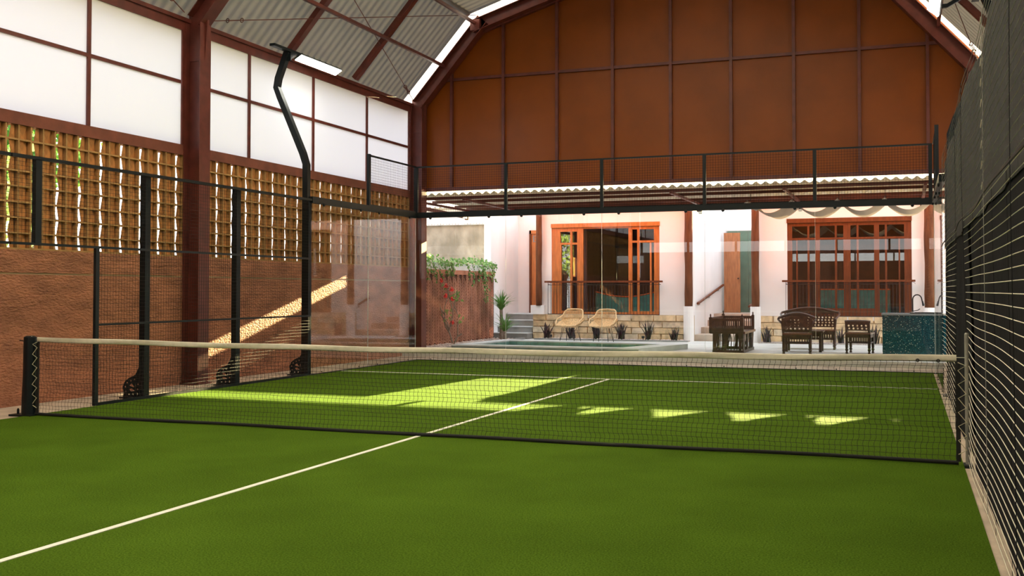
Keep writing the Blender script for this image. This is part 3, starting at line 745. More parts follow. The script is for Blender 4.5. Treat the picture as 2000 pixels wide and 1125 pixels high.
def clothfn(a, c, z0, z1, x0, top=None):
    def fn(u, v):
        y = a+(c-a)*u; zt = z1 + (top(y) if top else 0); z = z0+(zt-z0)*v
        return (x0 + bulge(y, z) + 0.007*math.sin(y*4.1)+0.003*math.sin(y*9+z*1.5), y, z)
    return fn
def solid_cloth(fn, nu, nv, name, m):
    b = MB(); b.grid(fn, nu, nv); b.grid(lambda u, v: Vector(fn(u, v))+Vector((0.004, 0, 0)), nu, nv); b.obj(name, m, cl, smooth=True, fix=False)
tp = lambda y: 0.04*math.sin(y*1.9)+0.03*math.sin(y*0.7+1)
solid_cloth(clothfn(-9.6, 6.0, 2.0, 3.20, 5.045, tp), 200, 14, 'upper_cloth', M['cloth2'])
solid_cloth(clothfn(-9.6, 0.24, 0.0, 2.1, 5.055), 140, 14, 'lower_cloth', M['cloth'])
solid_cloth(clothfn(0.62, 6.0, 0.0, 2.1, 5.055), 80, 14, 'far_lower_cloth', M['cloth'])

# ================================================================== LIGHT POLES
def light_pole(s, label, lamp_label):
    p = thing('light_pole', label, 'pole', (s*5.12, 6.05, 0))
    path = [(s*5.13, 0.0), (s*5.13, 3.60), (s*5.20, 3.80), (s*5.66, 4.80), (s*5.73, 4.97), (s*5.70, 5.13), (s*5.52, 5.58)]
    b = MB(); w = 0.05
    vs = []
    n = len(path)
    for i, (x_, z_) in enumerate(path):
        a = path[max(0, i-1)]; c = path[min(n-1, i+1)]; d = Vector((c[0]-a[0], 0, c[1]-a[1])).normalized(); nn = Vector((d.z, 0, -d.x))
        for (i_, j_) in ((-1,-1),(1,-1),(1,1),(-1,1)): vs.append(Vector((x_, 6.05, z_)) + nn*(i_*w) + Vector((0, j_*w, 0)))
    fs = [(0,1,2,3), tuple(range(4*n-4, 4*n))]
    for i in range(n-1):
        for k in range(4): fs.append((4*i+k, 4*i+(k+1)%4, 4*i+4+(k+1)%4, 4*i+4+k))
    b.add(vs, fs); b.obj('mast', M['dark'], p)
    MB().box(min(s*5.0, s*5.24), max(s*5.0, s*5.24), 5.93, 6.17, -0.01, 0.012).obj('base_plate', M['dark'], p)
    hx = s*5.50
    MB().box(hx-0.05, hx+0.05, 5.55, 6.75, 5.575, 5.62).obj('cross_bar', M['dark'], p)
    MB().add([(hx-0.04, 6.05, 5.58), (hx-0.04, 6.22, 5.58), (hx-0.04, 6.05, 5.42), (hx+0.04, 6.05, 5.58), (hx+0.04, 6.22, 5.58), (hx+0.04, 6.05, 5.42)], [(0,1,2),(3,5,4),(0,3,4,1),(1,4,5,2),(2,5,3,0)]).obj('gusset', M['dark'], p)
    return p
def floodlamp(x, y0, y1, z, tilt, label):
    l = thing('court_lamp', label, 'lamp', (x, (y0+y1)/2, z), 'court lamps')
    rot = Matrix.Rotation(tilt, 4, 'Y')
    def bxr(m_, nm, x0, x1, ya, yb, z0, z1):
        b = MB().box(x0, x1, ya-(y0+y1)/2, yb-(y0+y1)/2, z0, z1); b.v = [tuple(rot @ Vector(v)) for v in b.v]; return link(nm, b.mesh(nm, m_), l)
    bxr(M['lampbody'], 'housing', -0.085, 0.085, y0, y1, 0.0, 0.035)
    bxr(M['lamp'], 'led_face', -0.075, 0.075, y0+0.01, y1-0.01, -0.012, 0.0)
    for k in range(7):
        yy = y0+0.1+(y1-y0-0.2)*k/6; bxr(M['lampbody'], 'cooling_fin', -0.07, 0.07, yy-0.01, yy+0.01, 0.035, 0.07)
    return l
light_pole(-1, 'bent dark steel light pole rising above the left fence', '')
light_pole(1, 'bent dark steel light pole behind the cloth at upper right', '')
floodlamp(-5.46, 6.28, 7.65, 5.53, math.radians(-30), 'glowing long lamp on the bent pole at upper left')
floodlamp(4.93, 4.90, 6.10, 5.30, math.radians(38), 'glowing long lamp at the top edge on the right')
MB().bar((5.5, 6.05, 5.52), (4.99, 5.9, 5.38), 0.05, 0.04).obj('lamp_arm', M['dark']) if False else None
a_ = thing('lamp_arm', 'dark arm holding the glowing lamp at upper right', 'arm', (5.2, 6, 5.4)); MB().bar((5.52, 6.05, 5.60), (5.10, 6.0, 5.36), 0.06, 0.05).obj('bar', M['dark'], a_); MB().bar((5.10, 6.0, 5.36), (4.96, 5.95, 5.345), 0.06, 0.05).obj('end_bar', M['dark'], a_)
for s in (-1, 1):
    for y0_ in (-7.6,):
        floodlamp(s*5.46, y0_, y0_+1.37, 5.50, s*math.radians(35), 'lamp on the %s behind the camera' % ('left' if s < 0 else 'right'))

# ================================================================== HOUSE
HZ = 3.78; FYY = 17.8; PZ = 0.78
def facade(name, label, x0, x1, win, seed):
    w = struct(name, label, 'wall')
    wx0, wx1, wz0, wz1 = win
    b = MB()
    b.box(x0 if x0 > 0 else -5.08, wx0, FYY, FYY+0.2, PZ, HZ); b.box(wx1, x1, FYY, FYY+0.2, PZ, HZ); b.box(wx0, wx1, FYY, FYY+0.2, wz1, HZ); b.box(wx0, wx1, FYY, FYY+0.2, PZ-0.1, wz0)
    b.obj('plaster', M['white'], w)
    MB().box(x0, x1, FYY+0.03, FYY+0.2, 0.05, PZ).obj('mortar_bed', M['mortar'], w)
    rn = random.Random(seed); rows = 4; h = (PZ-0.10)/rows
    for r in range(rows):
        x = x0 - (0.22 if r % 2 else 0)
        while x < x1:
            L = rn.uniform(0.60, 0.62); a = max(x, x0); c = min(x+L, x1)
            if x1-c < 0.1: c = x1; L = x1-x
            if c-a > 0.05:
                z0 = 0.10+r*h+0.003; z1 = 0.10+(r+1)*h-0.003; d = rn.uniform(0.005, 0.05); bev = 0.014
                bb = MB(); a2, c2 = a+0.003, c-0.003
                j = lambda s_=0.012: rn.uniform(-s_, s_)
                bb.add([(a2, FYY+0.04, z0), (c2, FYY+0.04, z0), (c2, FYY+0.04, z1), (a2, FYY+0.04, z1),
                        (a2+bev+j(), FYY-d+j(0.008), z0+bev*0.6+j(0.006)), ((a2+c2)/2, FYY-d-0.012+j(0.008), z0+j(0.01)+0.01), (c2-bev+j(), FYY-d+j(0.008), z0+bev*0.6+j(0.006)), (c2-bev+j(), FYY-d+j(0.008), z1-bev*0.3), ((a2+c2)/2, FYY-d-0.012+j(0.008), z1-0.005), (a2+bev+j(), FYY-d+j(0.008), z1-bev*0.3)],
                       [(0,1,2,3), (0,4,5,6,1), (1,6,7,2), (2,7,8,9,3), (3,9,4,0), (4,9,8,5), (5,8,7,6)])
                bb.obj('stone', M['stone'] if rn.random() < 0.7 else M['stone2'], w)
            x += L
    return w
facade('wall_house_left', 'white plaster house wall on a sandstone plinth left of the alley', -5.25, -0.75, (-4.70, -1.65, PZ, 3.28), 5)
facade('wall_house_right', 'white plaster house wall on a sandstone plinth right of the alley', 0.93, 7.5, (1.68, 4.67, PZ, 3.27), 9)
# other house masses
o = struct('wall_house_wing', 'white side wing beside the grey steps', 'wall')
MB().box(-6.45, -6.25, 17.15, 19.6, 0.0, HZ).obj('side_wall', M['whitec'], o)
MB().box(-6.45, -4.95, 19.3, 19.5, 0.0, HZ).obj('door_wall', M['white'], o)
MB().box(-5.08, -4.95, 18.0, 19.4, 0.0, HZ).obj('return_wall', M['white'], o)
o = struct('wall_alley', 'white alley walls between the two house fronts', 'wall')
MB().box(-0.95, -0.75, 18.0, 24.3, 0.0, HZ).obj('left_side_wall', M['whitec'], o)
MB().box(0.93, 1.13, 18.0, 24.3, 0.0, HZ).obj('right_side_wall', M['whitec'], o)
MB().box(-0.95, 1.13, 24.1, 24.3, 0.0, 4.70).obj('back_wall', M['whitec'], o)
b = MB()
for x0, x1, zt in ((-5.1, -0.74, 0.10), (0.92, 7.7, 0.13)): b.box(x0, x1, 17.6, 22.5, HZ, HZ+zt)
b.box(-6.5, -5.1, 19.2, 22.5, HZ, HZ+0.10)
st(b.obj('roof_house', M['white']), 'flat roof slabs of the house', 'roof')
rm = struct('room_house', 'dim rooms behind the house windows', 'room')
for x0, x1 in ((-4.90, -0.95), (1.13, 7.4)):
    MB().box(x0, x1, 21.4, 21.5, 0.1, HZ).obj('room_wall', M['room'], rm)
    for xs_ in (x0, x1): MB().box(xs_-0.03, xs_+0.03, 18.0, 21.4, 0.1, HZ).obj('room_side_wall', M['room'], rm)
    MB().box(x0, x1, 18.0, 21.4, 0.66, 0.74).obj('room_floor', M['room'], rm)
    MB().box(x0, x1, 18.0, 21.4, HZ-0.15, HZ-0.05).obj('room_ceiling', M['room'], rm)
# alley steps
s_ = struct('steps_alley', 'pale steps rising in the alley', 'steps')
for k in range(4):
    MB().box(-0.75, 0.93, 17.9+k*1.0, 24.1, 0.10+k*0.165, 0.10+(k+1)*0.165).obj('step', M['concrete'], s_)
s_ = struct('steps_left', 'four grey stone steps up to the wooden side door', 'steps')
for k in range(4):
    b = MB(); b.box(-6.25, -5.25, 17.35+k*0.32, 19.3, 0.10+k*0.17, 0.10+(k+1)*0.17-0.025); b.obj('step', M['grey stone'], s_)
    MB().box(-6.25, -5.24, 17.33+k*0.32, 19.3, 0.10+(k+1)*0.17-0.025, 0.10+(k+1)*0.17).obj('tread', M['coping'], s_)

def rect_frame(x0, x1, z0, z1, holes, y0, y1):
    xs = sorted({x0, x1}|{h[0] for h in holes}|{h[1] for h in holes}); zs = sorted({z0, z1}|{h[2] for h in holes}|{h[3] for h in holes})
    b = MB()
    for i in range(len(xs)-1):
        run = None
        for j in range(len(zs)-1):
            cx, cz = (xs[i]+xs[i+1])/2, (zs[j]+zs[j+1])/2
            hole = any(h[0] < cx < h[1] and h[2] < cz < h[3] for h in holes)
            if not hole: run = (run[0], zs[j+1]) if run else (zs[j], zs[j+1])
            if (hole or j == len(zs)-2) and run:
                b.box(xs[i], xs[i+1], y0, y1, run[0], run[1]); run = None
    return b
def french_window(n, label, wx, px, zx, holes_px, m, lintel):
    """wx: world x0,x1; px: pixel x0,x1 ; zx: pixel y bottom/top -> z"""
    w = struct('window_%d' % n, label, 'window')
    X = lambda p: wx[0]+(p-px[0])/(px[1]-px[0])*(wx[1]-wx[0])
    Z = lambda p: PZ+(zx[0]-p)/(zx[0]-zx[1])*(zx[2]-PZ)
    H = [(X(a), X(b_), Z(d), Z(c)) for a, b_, c, d in holes_px]
    rect_frame(wx[0], wx[1], PZ, zx[2]-0.11, H, FYY+0.04, FYY+0.12).obj('frame', m, w)
    MB().box(wx[0]-0.01, wx[1]+0.01, FYY-0.02, FYY+0.10, zx[2]-0.11, zx[2]).obj('lintel', m, w)
    for (a, b_, c, d) in H:
        MB().add([(a, FYY+0.08, c), (b_, FYY+0.08, c), (b_, FYY+0.08, d), (a, FYY+0.08, d)], [(0,1,2,3)]).obj('pane', M['winglass'], w)
    return X, Z
french_window(7, 'orange wooden french window with a wide middle pane', (-4.70, -1.65), (1077, 1289), (617, 436, 3.28),
    [(1094,1114,452,474),(1118,1128,452,474),(1096,1114,478,610),(1118,1128,478,610),(1140,1229,447,612),(1236,1246,450,472),(1250,1278,450,472),(1236,1246,476,610),(1250,1270,476,610),(1273,1278,476,610)], M['wood'], 7)
french_window(8, 'darker four-leaf wooden french window on the right', (1.68, 4.67), (1537, 1782), (620, 428, 3.27),
    [(1547,1578,443,466),(1582,1594,443,466),(1547,1555,470,612),(1558,1578,470,612),(1582,1594,470,612),
     (1603,1633,443,466),(1637,1650,443,466),(1603,1633,470,604),(1637,1650,470,604),
     (1664,1676,443,466),(1680,1710,443,466),(1664,1676,470,604),(1680,1710,470,604),
     (1720,1731,443,466),(1735,1768,443,466),(1720,1731,470,612),(1735,1757,470,612),(1760,1768,470,612)], M['wood2'], 8)
# inside the rooms
t_ = thing('sofa', 'teal sofa with orange piping seen through the left french window', 'sofa', (-2.9, 19.0, 0.74))
b = MB()
def sof(u, v): x = -3.75+1.75*u; return (x, 18.9+0.5*v*0, 0.74+(0.66-0.14*math.sin(u*PI))*v)
b.grid(sof, 16, 1); b.grid(lambda u, v: Vector(sof(u, v))+Vector((0, 0.25, 0)), 16, 1); b.grid(lambda u, v: Vector(sof(u, 1))+Vector((0, 0.25*v, 0)), 16, 1); b.obj('back', M['teal'], t_, fix=False)
MB().tube([Vector(sof(k/16, 1)) for k in range(17)], 0.02, 6).obj('piping', M['orange'], t_)
MB().box(-3.75, -2.0, 19.15, 19.9, 0.74, 1.10).obj('seat', M['teal'], t_)
for (xa_, xb_, lb) in ((-4.65, -4.28, 'brown curtain behind the left leaf of the left french window'), (-4.15, -3.80, 'narrow brown curtain beside the wide middle pane')):
    b = MB(); b.grid(lambda u, v: (xa_+(xb_-xa_)*u, 18.25+0.03*math.sin(u*22), 0.76+2.4*v), 40, 1); o = b.obj('curtain', M['curtain'], fix=False); tag(o, lb, 'curtain', 'brown curtains inside the house')
t_ = thing('sofa', 'teal sofa seen low through the right french window', 'sofa', (3.3, 19.2, 0.74))
MB().box(2.4, 4.15, 18.9, 19.1, 0.74, 1.45).obj('back', M['teal'], t_); MB().box(2.4, 4.15, 19.1, 19.9, 0.74, 1.1).obj('seat', M['teal'], t_); MB().box(2.4, 4.15, 18.88, 19.1, 1.45, 1.48).obj('piping', M['orange'], t_)

def railing(x0, x1, label):
    r = thing('window_railing', label, 'railing', ((x0+x1)/2, 17.62, PZ))
    y = 17.62
    MB().box(x0-0.09, x1+0.09, y-0.045, y+0.045, 1.65, 1.70).obj('handrail', M['wood2'], r)
    b = MB(); n = int((x1-x0)/0.085)
    for k in range(n+1):
        xx = x0+(x1-x0)*k/n; b.box(xx-0.005, xx+0.005, y-0.005, y+0.005, PZ+0.0, 1.65)
        if k < n:
            w = (x1-x0)/n; 
            if k % 2 == 0: b.tube([(xx+w*(1-math.cos(a))*1.0, y, 1.60+0.045*math.sin(a)*1.0) for a in [i*PI/6 for i in range(7)]], 0.004, 4)
    stuff(b.obj('balusters', M['iron'], r, fix=False))
    b = MB(); b.box(x0, x1, y-0.006, y+0.006, 1.585, 1.60); b.box(x0, x1, y-0.008, y+0.008, PZ, PZ+0.02); b.obj('iron_rail', M['iron'], r)
    for xx in (x0, x1): MB().bar((xx, y, 1.60), (xx, FYY+0.02, 1.60), 0.012).obj('wall_stay', M['iron'], r)
railing(-4.74, -1.62, 'thin black iron railing with wooden handrail at the left french window')
railing(1.66, 4.66, 'thin black iron railing with wooden handrail at the right french window')
def timber(x, y, r, label, ped=True, top=HZ, wob=0.003):
    t_ = thing('timber_column', label, 'column', (x, y, 0.1), 'round timber columns of the house')
    rn = random.Random(int(x*100)); pts = []; rr = []
    for k in range(9):
        z = 1.02+(top-1.02)*k/8; pts.append((x+wob*math.sin(k*1.1+x), y, z)); rr.append(r*(1+0.06*math.sin(k*1.7)))
    MB().tube(pts, rr, 14).obj('shaft', M['pole'], t_, smooth=True)
    MB().lathe([(r+0.035, 0), (r+0.035, 0.92)], (x, y, 0.10), 16).obj('pedestal', M['white'], t_) if ped else None
timber(-0.84, 17.66, 0.105, 'round timber column left of the alley on a white pedestal')
timber(0.90, 17.60, 0.10, 'round timber column right of the alley on a white pedestal')
timber(-5.02, 17.66, 0.085, 'slim timber column beside the narrow wooden side door', ped=False)
MB().box(-5.25, -4.86, 17.62, 17.80, PZ-0.0, 1.03).obj('trim_90', M['white']); st(bpy.data.objects['trim_90'], 'low white plaster block by the side door', 'block')
timber(5.08, 17.55, 0.125, 'thick timber column at the far right behind the teal counter')
# doors
dr = struct('door_1', 'narrow orange wooden side door above the grey steps', 'door')
MB().box(-5.82, -5.08, 19.24, 19.30, 0.78, 3.10).obj('leaf', M['wood'], dr); MB().box(-5.87, -5.81, 19.2, 19.30, 0.78, 3.2).obj('jamb', M['wood2'], dr); MB().box(-5.87, -5.08, 19.2, 19.30, 3.10, 3.2).obj('head', M['wood'], dr)
b = MB()
for k in range(6): b.box(-5.76+k*0.1, -5.73+k*0.1, 19.225, 19.24, 2.86, 3.04)
for k in range(3): b.box(-5.76, -5.16, 19.22, 19.24, 2.86+k*0.08, 2.875+k*0.08)
b.obj('vent_grille', M['grey stone'], dr)
dr = struct('door_2', 'brown wooden door leaf standing open in the alley', 'door')
MB().box(-0.68, -0.19, 22.3, 22.35, 0.765, 3.19).obj('leaf', mat('brown door wood', (0.34, 0.145, 0.058), 0.45, var=0.2, scale=5, stretch=(4, 4, 0.6)), dr)
MB().lathe([(0.012, 0), (0.025, 0.02), (0.02, 0.05)], (0, 0, 0), 10).obj('knob', M['black'], dr, loc=(-0.25, 22.3, 1.80)); bpy.data.objects['knob'].rotation_euler = (PI/2, 0, 0)
dr = struct('door_3', 'green boarded door at the back of the alley', 'door')
for k in range(5): MB().box(-0.72+k*0.33, -0.40+k*0.33, 23.2, 23.25, 0.76, 3.30).obj('board', M['green'], dr)
MB().box(-0.75, 0.93, 23.22, 23.32, 3.30, 4.5).obj('overpanel', M['whitec'], dr)
hr = thing('handrail', 'sloping wooden handrail on the white alley wall', 'handrail', (-0.70, 19, 1))
MB().tube([(-0.69, 18.15, 1.09), (-0.69, 22.2, 1.60)], 0.035, 8).obj('rail', M['wood2'], hr)
for k in range(3):
    y_ = 18.4+k*1.5; z_ = 1.09+(y_-18.15)*0.126; MB().tube([(-0.69, y_, z_), (-0.69, y_, z_-0.07), (-0.755, y_, z_-0.08)], 0.008, 5).obj('bracket', M['black'], hr)
hr = thing('handrail', 'short end of a wooden handrail beside the right timber column', 'handrail', (0.85, 18, 1)); MB().tube([(0.72, 17.75, 1.02), (0.86, 18.6, 1.20)], 0.035, 8).obj('rail', M['wood2'], hr)
MB().lathe([(0.02, 0), (0.02, 0.05)], (0.73, 17.78, 0.93), 8).obj('end_bracket', M['black'], hr)

# draped fabric awning
b = MB(); PW = 0.905
def awn(u, v):
    x = 1.36+4.6*u; ph = (x-1.43)/PW*PI
    return (x, 12.4+2.0*v, 3.30-0.27*abs(math.sin(ph))**0.9 + 0.015*math.sin(v*9))
b.grid(awn, 100, 6); b.grid(lambda u, v: Vector(awn(u, v))+Vector((0, 0, 0.006)), 100, 6)
aw = thing('fabric_awning', 'beige fabric awning hanging in deep scallops under the canopy', 'awning', (3.6, 15, 3.1)); b.obj('draped_fabric', M['fabric'], aw, smooth=True, fix=False)
b = MB()
for k in range(6):
    xx = 1.43+PW*k; b.tube([(xx, 12.4, 3.31), (xx, 14.4, 3.31)], 0.008, 5)
    for yy in (13.0, 14.3): b.tube([(xx, yy, 3.31), (xx, yy, 3.50)], 0.006, 5)
b.obj('wire', M['iron'], aw)

# ================================================================== POOL
pl = thing('swimming_pool', 'small raised pool with pale coping and green tiles beyond the glass', 'pool', (-2.8, 13.2, 0.1))
O = [(-5.10, 12.0), (-0.74, 11.85), (-0.15, 14.10), (-4.90, 14.70)]
I_ = [(-4.72, 12.33), (-1.18, 12.20), (-0.72, 13.78), (-4.60, 14.33)]
ZC = 0.22
for k in range(4):
    a, c, d, e = O[k], O[(k+1)%4], I_[(k+1)%4], I_[k]
    MB().prism([a, c, d, e], lambda p, q_, z: (p, q_, z), ZC-0.03, ZC).obj('coping', M['coping'], pl)
    s2 = 0.02
    MB().prism([a, c, d, e], lambda p, q_, z: (p, q_, z), 0.10, ZC-0.03).obj('rim', M['copingface'] if k != 1 else M['coping'], pl)
MB().prism(I_, lambda p, q_, z: (p, q_, z), 0.101, 0.104).obj('pool_floor', M['pooltile'], pl)
rn = random.Random(4)
def tilerow(a, c, n):
    for k in range(n):
        p = Vector((*a, 0)).lerp(Vector((*c, 0)), (k+0.04)/n); q_ = Vector((*a, 0)).lerp(Vector((*c, 0)), (k+0.96)/n)
        d = Vector((-(c[1]-a[1]), c[0]-a[0], 0)).normalized()*0.008
        b = MB().add([p+Vector((0,0,0.105)), q_+Vector((0,0,0.105)), q_+Vector((0,0,0.188)), p+Vector((0,0,0.188)), p+d+Vector((0,0,0.105)), q_+d+Vector((0,0,0.105)), q_+d+Vector((0,0,0.188)), p+d+Vector((0,0,0.188))], [(0,1,2,3),(4,7,6,5),(0,4,5,1),(1,5,6,2),(2,6,7,3),(3,7,4,0)])
        b.obj('tile', M['pooltile'], pl)
tilerow(I_[2], I_[3], 20); tilerow(I_[3], I_[0], 8)
MB().add([(x_, y_, 0.125) for x_, y_ in I_], [(0,1,2,3)]).obj('water', M['water'], pl)

# planting beds
bd = MB(); bd.box(-5.0, -0.78, 17.25, 17.8, 0.10, 0.125); o = bd.obj('pebble_bed', M['pebble']); tag(o, 'narrow pebble bed at the foot of the left sandstone plinth', 'pebbles'); stuff(o)
bd = MB(); bd.box(1.0, 6.0, 17.3, 17.8, 0.10, 0.125); o = bd.obj('pebble_bed', M['pebble']); tag(o, 'pebble bed at the foot of the right sandstone plinth', 'pebbles'); stuff(o)
bd = MB(); bd.box(-6.2, -5.3, 12.3, 17.2, 0.10, 0.12); o = bd.obj('pebble_bed', M['pebble']); tag(o, 'pink pebble bed along the woven lath wall', 'pebbles'); stuff(o)
rn = random.Random(12)
pb_ = MB()
for k in range(500):
    x_, y_ = rn.choice([(rn.uniform(-6.15, -5.35), rn.uniform(12.4, 17.1)), (rn.uniform(-4.95, -0.8), rn.uniform(17.28, 17.6))]); r_ = rn.uniform(0.012, 0.03)
    pb_.add([(x_+r_, y_, 0.13), (x_-r_, y_, 0.13), (x_, y_+r_, 0.13), (x_, y_-r_, 0.13), (x_, y_, 0.13+r_*0.8)], [(0,2,4),(2,1,4),(1,3,4),(3,0,4)])
o = pb_.obj('pebbles', mat('white pebble', (0.75, 0.62, 0.56), 0.7), fix=False); tag(o, 'scattered pale pebbles in the planting beds', 'pebbles'); stuff(o)
kb = MB(); kb.box(-5.35, -5.25, 12.3, 17.2, 0.10, 0.15); kb.box(-5.0, -0.78, 17.2, 17.26, 0.10, 0.14); st(kb.obj('trim_91', M['grey stone']), 'low grey kerb edging the planting beds', 'kerb')

# ================================================================== WOVEN LATH WALL
lw = struct('wall_garden', 'garden wall clad in woven red-brown laths with a terracotta cap', 'wall')
LX = -6.22
MB().box(LX-0.15, LX, 11.9, 17.3, 0.0, 1.86).obj('backing', M['latback'], lw)
MB().box(LX-0.16, LX+0.04, 11.9, 17.3, 1.84, 1.95).obj('terracotta_cap', mat('terracotta cap', (0.55, 0.22, 0.13), 0.8, var=0.1, scale=4), lw)
MB().box(LX-0.16, LX-0.01, 11.9, 17.3, 1.95, 2.12).obj('white_coping', M['whitec'], lw)
cw = 0.145
ncol = int((17.3-12.3)/cw)
lm = {}
for s in (-1, 1):
    b = MB(); hh = 0.044; rise = 0.17*s
    P_ = [(0, 0.004, 0), (0, cw-0.008, rise), (0, cw-0.008, rise+hh), (0, 0.004, hh)]
    b.add([(0.022, p[1], p[2]) for p in P_]+[(0.0, p[1], p[2]) for p in P_], [(0,1,2,3),(7,6,5,4),(0,4,5,1),(1,5,6,2),(2,6,7,3),(3,7,4,0)])
    lm[s] = b
cols = MB()
for c_ in range(ncol):
    s = 1 if c_ % 2 else -1; yy = 12.3+c_*cw; z = -0.08 + (0.17 if s < 0 else 0)
    while z < 1.80:
        b = lm[s]
        vs_ = [(LX+v[0], yy+v[1], max(0.11, min(1.84, z+v[2]))) for v in b.v]; cols.add(vs_, b.f); z += 0.078
o = cols.obj('woven_laths', M['lattice'], lw); stuff(o)
nb = struct('wall_neighbour', 'weathered grey concrete neighbour wall with a ragged top', 'wall')
MB().box(-13, -6.8, 20.6, 20.8, 0, 3.50).obj('concrete_panel', M['conc wall'], nb)
b = MB(); N = 240
for k in range(N):
    xa = -13+6.2*k/N; b.box(xa, xa+6.2/N, 20.5, 20.9, 3.50, 3.55+0.03*math.sin(k*PI/2))
b.obj('corrugated_coping', M['tin'], nb)
nr = thing('neighbour_roof', 'far grey corrugated tin roof beyond the concrete wall', 'roof', (-9, 27, 0))
b = MB(); b.grid(lambda u, v: (-17+9.6*u, 24+5*v, 4.38+0.9*v+0.03*math.cos(u*2*PI*48)), 48*6, 1); b.obj('tin_sheet', M['tin'], nr, fix=False)
b = MB(); b.box(-16.8, -7.7, 24.3, 24.5, 0, 4.3); b.box(-16.8, -7.7, 28.7, 28.9, 0, 5.1); b.obj('wall', M['whitec'], nr)

# ================================================================== PLANTS
def blade(b, base, ang, lean, L, w, curl=0.3, n=4):
    d = Vector((math.cos(ang), math.sin(ang), 0)); sd_ = Vector((-d.y, d.x, 0)); pts = []
    for k in range(n+1):
        t_ = k/n; out = lean*L*t_*(0.5+0.5*t_) ; z = L*(t_ - curl*t_*t_*lean); ww = w*(1-t_)**0.6*(0.6+0.9*t_ if t_ < 0.5 else 1.05) if k < n else 0.001
        p = Vector(base)+d*out+Vector((0,0,z)); pts.append((p-sd_*ww/2, p+d*0.004, p+sd_*ww/2))
    base_i = len(b.v)
    for tr3 in pts:
        for q_ in tr3: b.v.append(tuple(q_))
    for k in range(n):
        for j in range(2): a = base_i+3*k+j; b.f.append((a, a+1, a+4, a+3))
def sans(x, y, h, n, label, seed, m='leafdark'):
    rn = random.Random(seed); b = MB()
    for k in range(int(n*1.7)):
        a = rn.uniform(0, 2*PI); blade(b, (rn.gauss(0, 0.035), rn.gauss(0, 0.035), 0), a, rn.uniform(0.05, 0.55), h*rn.uniform(0.4, 1.0), rn.uniform(0.055, 0.085))
    o = link('blade_plant', b.mesh('blade_plant', M[m], fix=False), None, (x, y, 0.12)); tag(o, label, 'plant', 'dark blade-leaved plants along the plinths'); return o
pls = [(-4.72, 17.45, 0.50, 22, 'dark purple blade-leaved plant nearest the grey steps'), (-4.02, 17.45, 0.44, 24, 'dark blade-leaved plant behind the left rattan chair'),
       (-3.33, 17.5, 0.62, 16, 'tall green-tipped blade plant between the two rattan chairs'), (-2.62, 17.45, 0.50, 26, 'dark bushy blade plant under the right rattan chair'),
       (-1.90, 17.5, 0.56, 16, 'sparse blade plant with one long upright leaf, right of the rattan chairs'), (-1.20, 17.5, 0.40, 24, 'purple blade plant nearest the alley on the left side'),
       (1.22, 17.4, 0.50, 18, 'purple blade plant beside the white pedestal right of the alley'), (3.00, 17.5, 0.45, 14, 'blade plant between the dark bench and the straight-backed chair'),
       (3.78, 17.5, 0.60, 22, 'spiky blade plant left of the teal counter')]
for i, (x_, y_, h_, n_, lb) in enumerate(pls): sans(x_, y_, h_, n_, lb, i+1)
for i, (x_, lb) in enumerate(((-4.55, 'tiny black ground spotlight left of the rattan chairs'), (-1.98, 'tiny black ground spotlight beside the sparse blade plant'))):
    b = MB(); b.lathe([(0.012, 0), (0.012, 0.05), (0.04, 0.06), (0.045, 0.11), (0.03, 0.12)], (0, 0, 0), 10); o = link('ground_spotlight', b.mesh('ground_spotlight', M['black']), None, (x_, 17.3, 0.12)); tag(o, lb, 'light')

def leaf(b, p, nrm, up, L, w):
    nrm = Vector(nrm).normalized(); up = Vector(up); up = (up-nrm*up.dot(nrm)).normalized(); s = nrm.cross(up); p = Vector(p)
    b.add([p, p+up*L*0.35+s*w/2+nrm*0.004, p+up*L*0.75+s*w*0.4, p+up*L, p+up*L*0.75-s*w*0.4, p+up*L*0.35-s*w/2+nrm*0.004, p+up*L*0.5-nrm*0.01], [(0,1,6),(1,2,6),(2,3,6),(3,4,6),(4,5,6),(5,0,6)])
vn = thing('climbing_vine', 'leafy pale green vine trailing over the terracotta-capped lath wall', 'vine', (-6.15, 15, 2.0))
rn = random.Random(21); b1, b2, bs = MB(), MB(), MB()
for k in range(30):
    yy = rn.uniform(12.2, 17.25); L = rn.uniform(0.15, 0.5) if rn.random() < 0.7 else rn.uniform(0.5, 0.95)
    if 13.6 < yy < 15.2: L *= 0.5
    p = Vector((-6.12+rn.uniform(-0.02, 0.03), yy, 2.14)); pts = [p]
    n = int(L/0.05)+2
    for j in range(n):
        p = p + Vector((0.012*(1 if j < 3 else 0)+rn.gauss(0, 0.006), rn.gauss(0, 0.02), -0.05)); pts.append(p)
        for q_ in range(2):
            (b1 if rn.random() < 0.5 else b2) and leaf(b1 if rn.random() < 0.5 else b2, p+Vector((rn.uniform(0, 0.04), rn.gauss(0, 0.035), rn.gauss(0, 0.02))), (1, rn.gauss(0, 0.5), rn.gauss(0.3, 0.5)), (rn.gauss(0, 0.4), rn.gauss(0, 0.6), -1), rn.uniform(0.05, 0.085), rn.uniform(0.04, 0.06))
    bs.tube(pts, 0.004, 4)
for k in range(420):
    yy = rn.uniform(12.1, 17.3); top = 2.16+0.10*math.sin(yy*2.1)*0.5+rn.random()*0.12
    leaf(b1 if rn.random() < 0.35 else b2, (-6.20+rn.uniform(-0.12, 0.12), yy, top-rn.random()*0.10), (rn.gauss(0.8, 0.5), rn.gauss(-0.3, 0.5), rn.gauss(0.5, 0.5)), (rn.gauss(0, 0.7), rn.gauss(0, 0.7), rn.gauss(0.1, 0.7)), rn.uniform(0.06, 0.10), rn.uniform(0.05, 0.075))
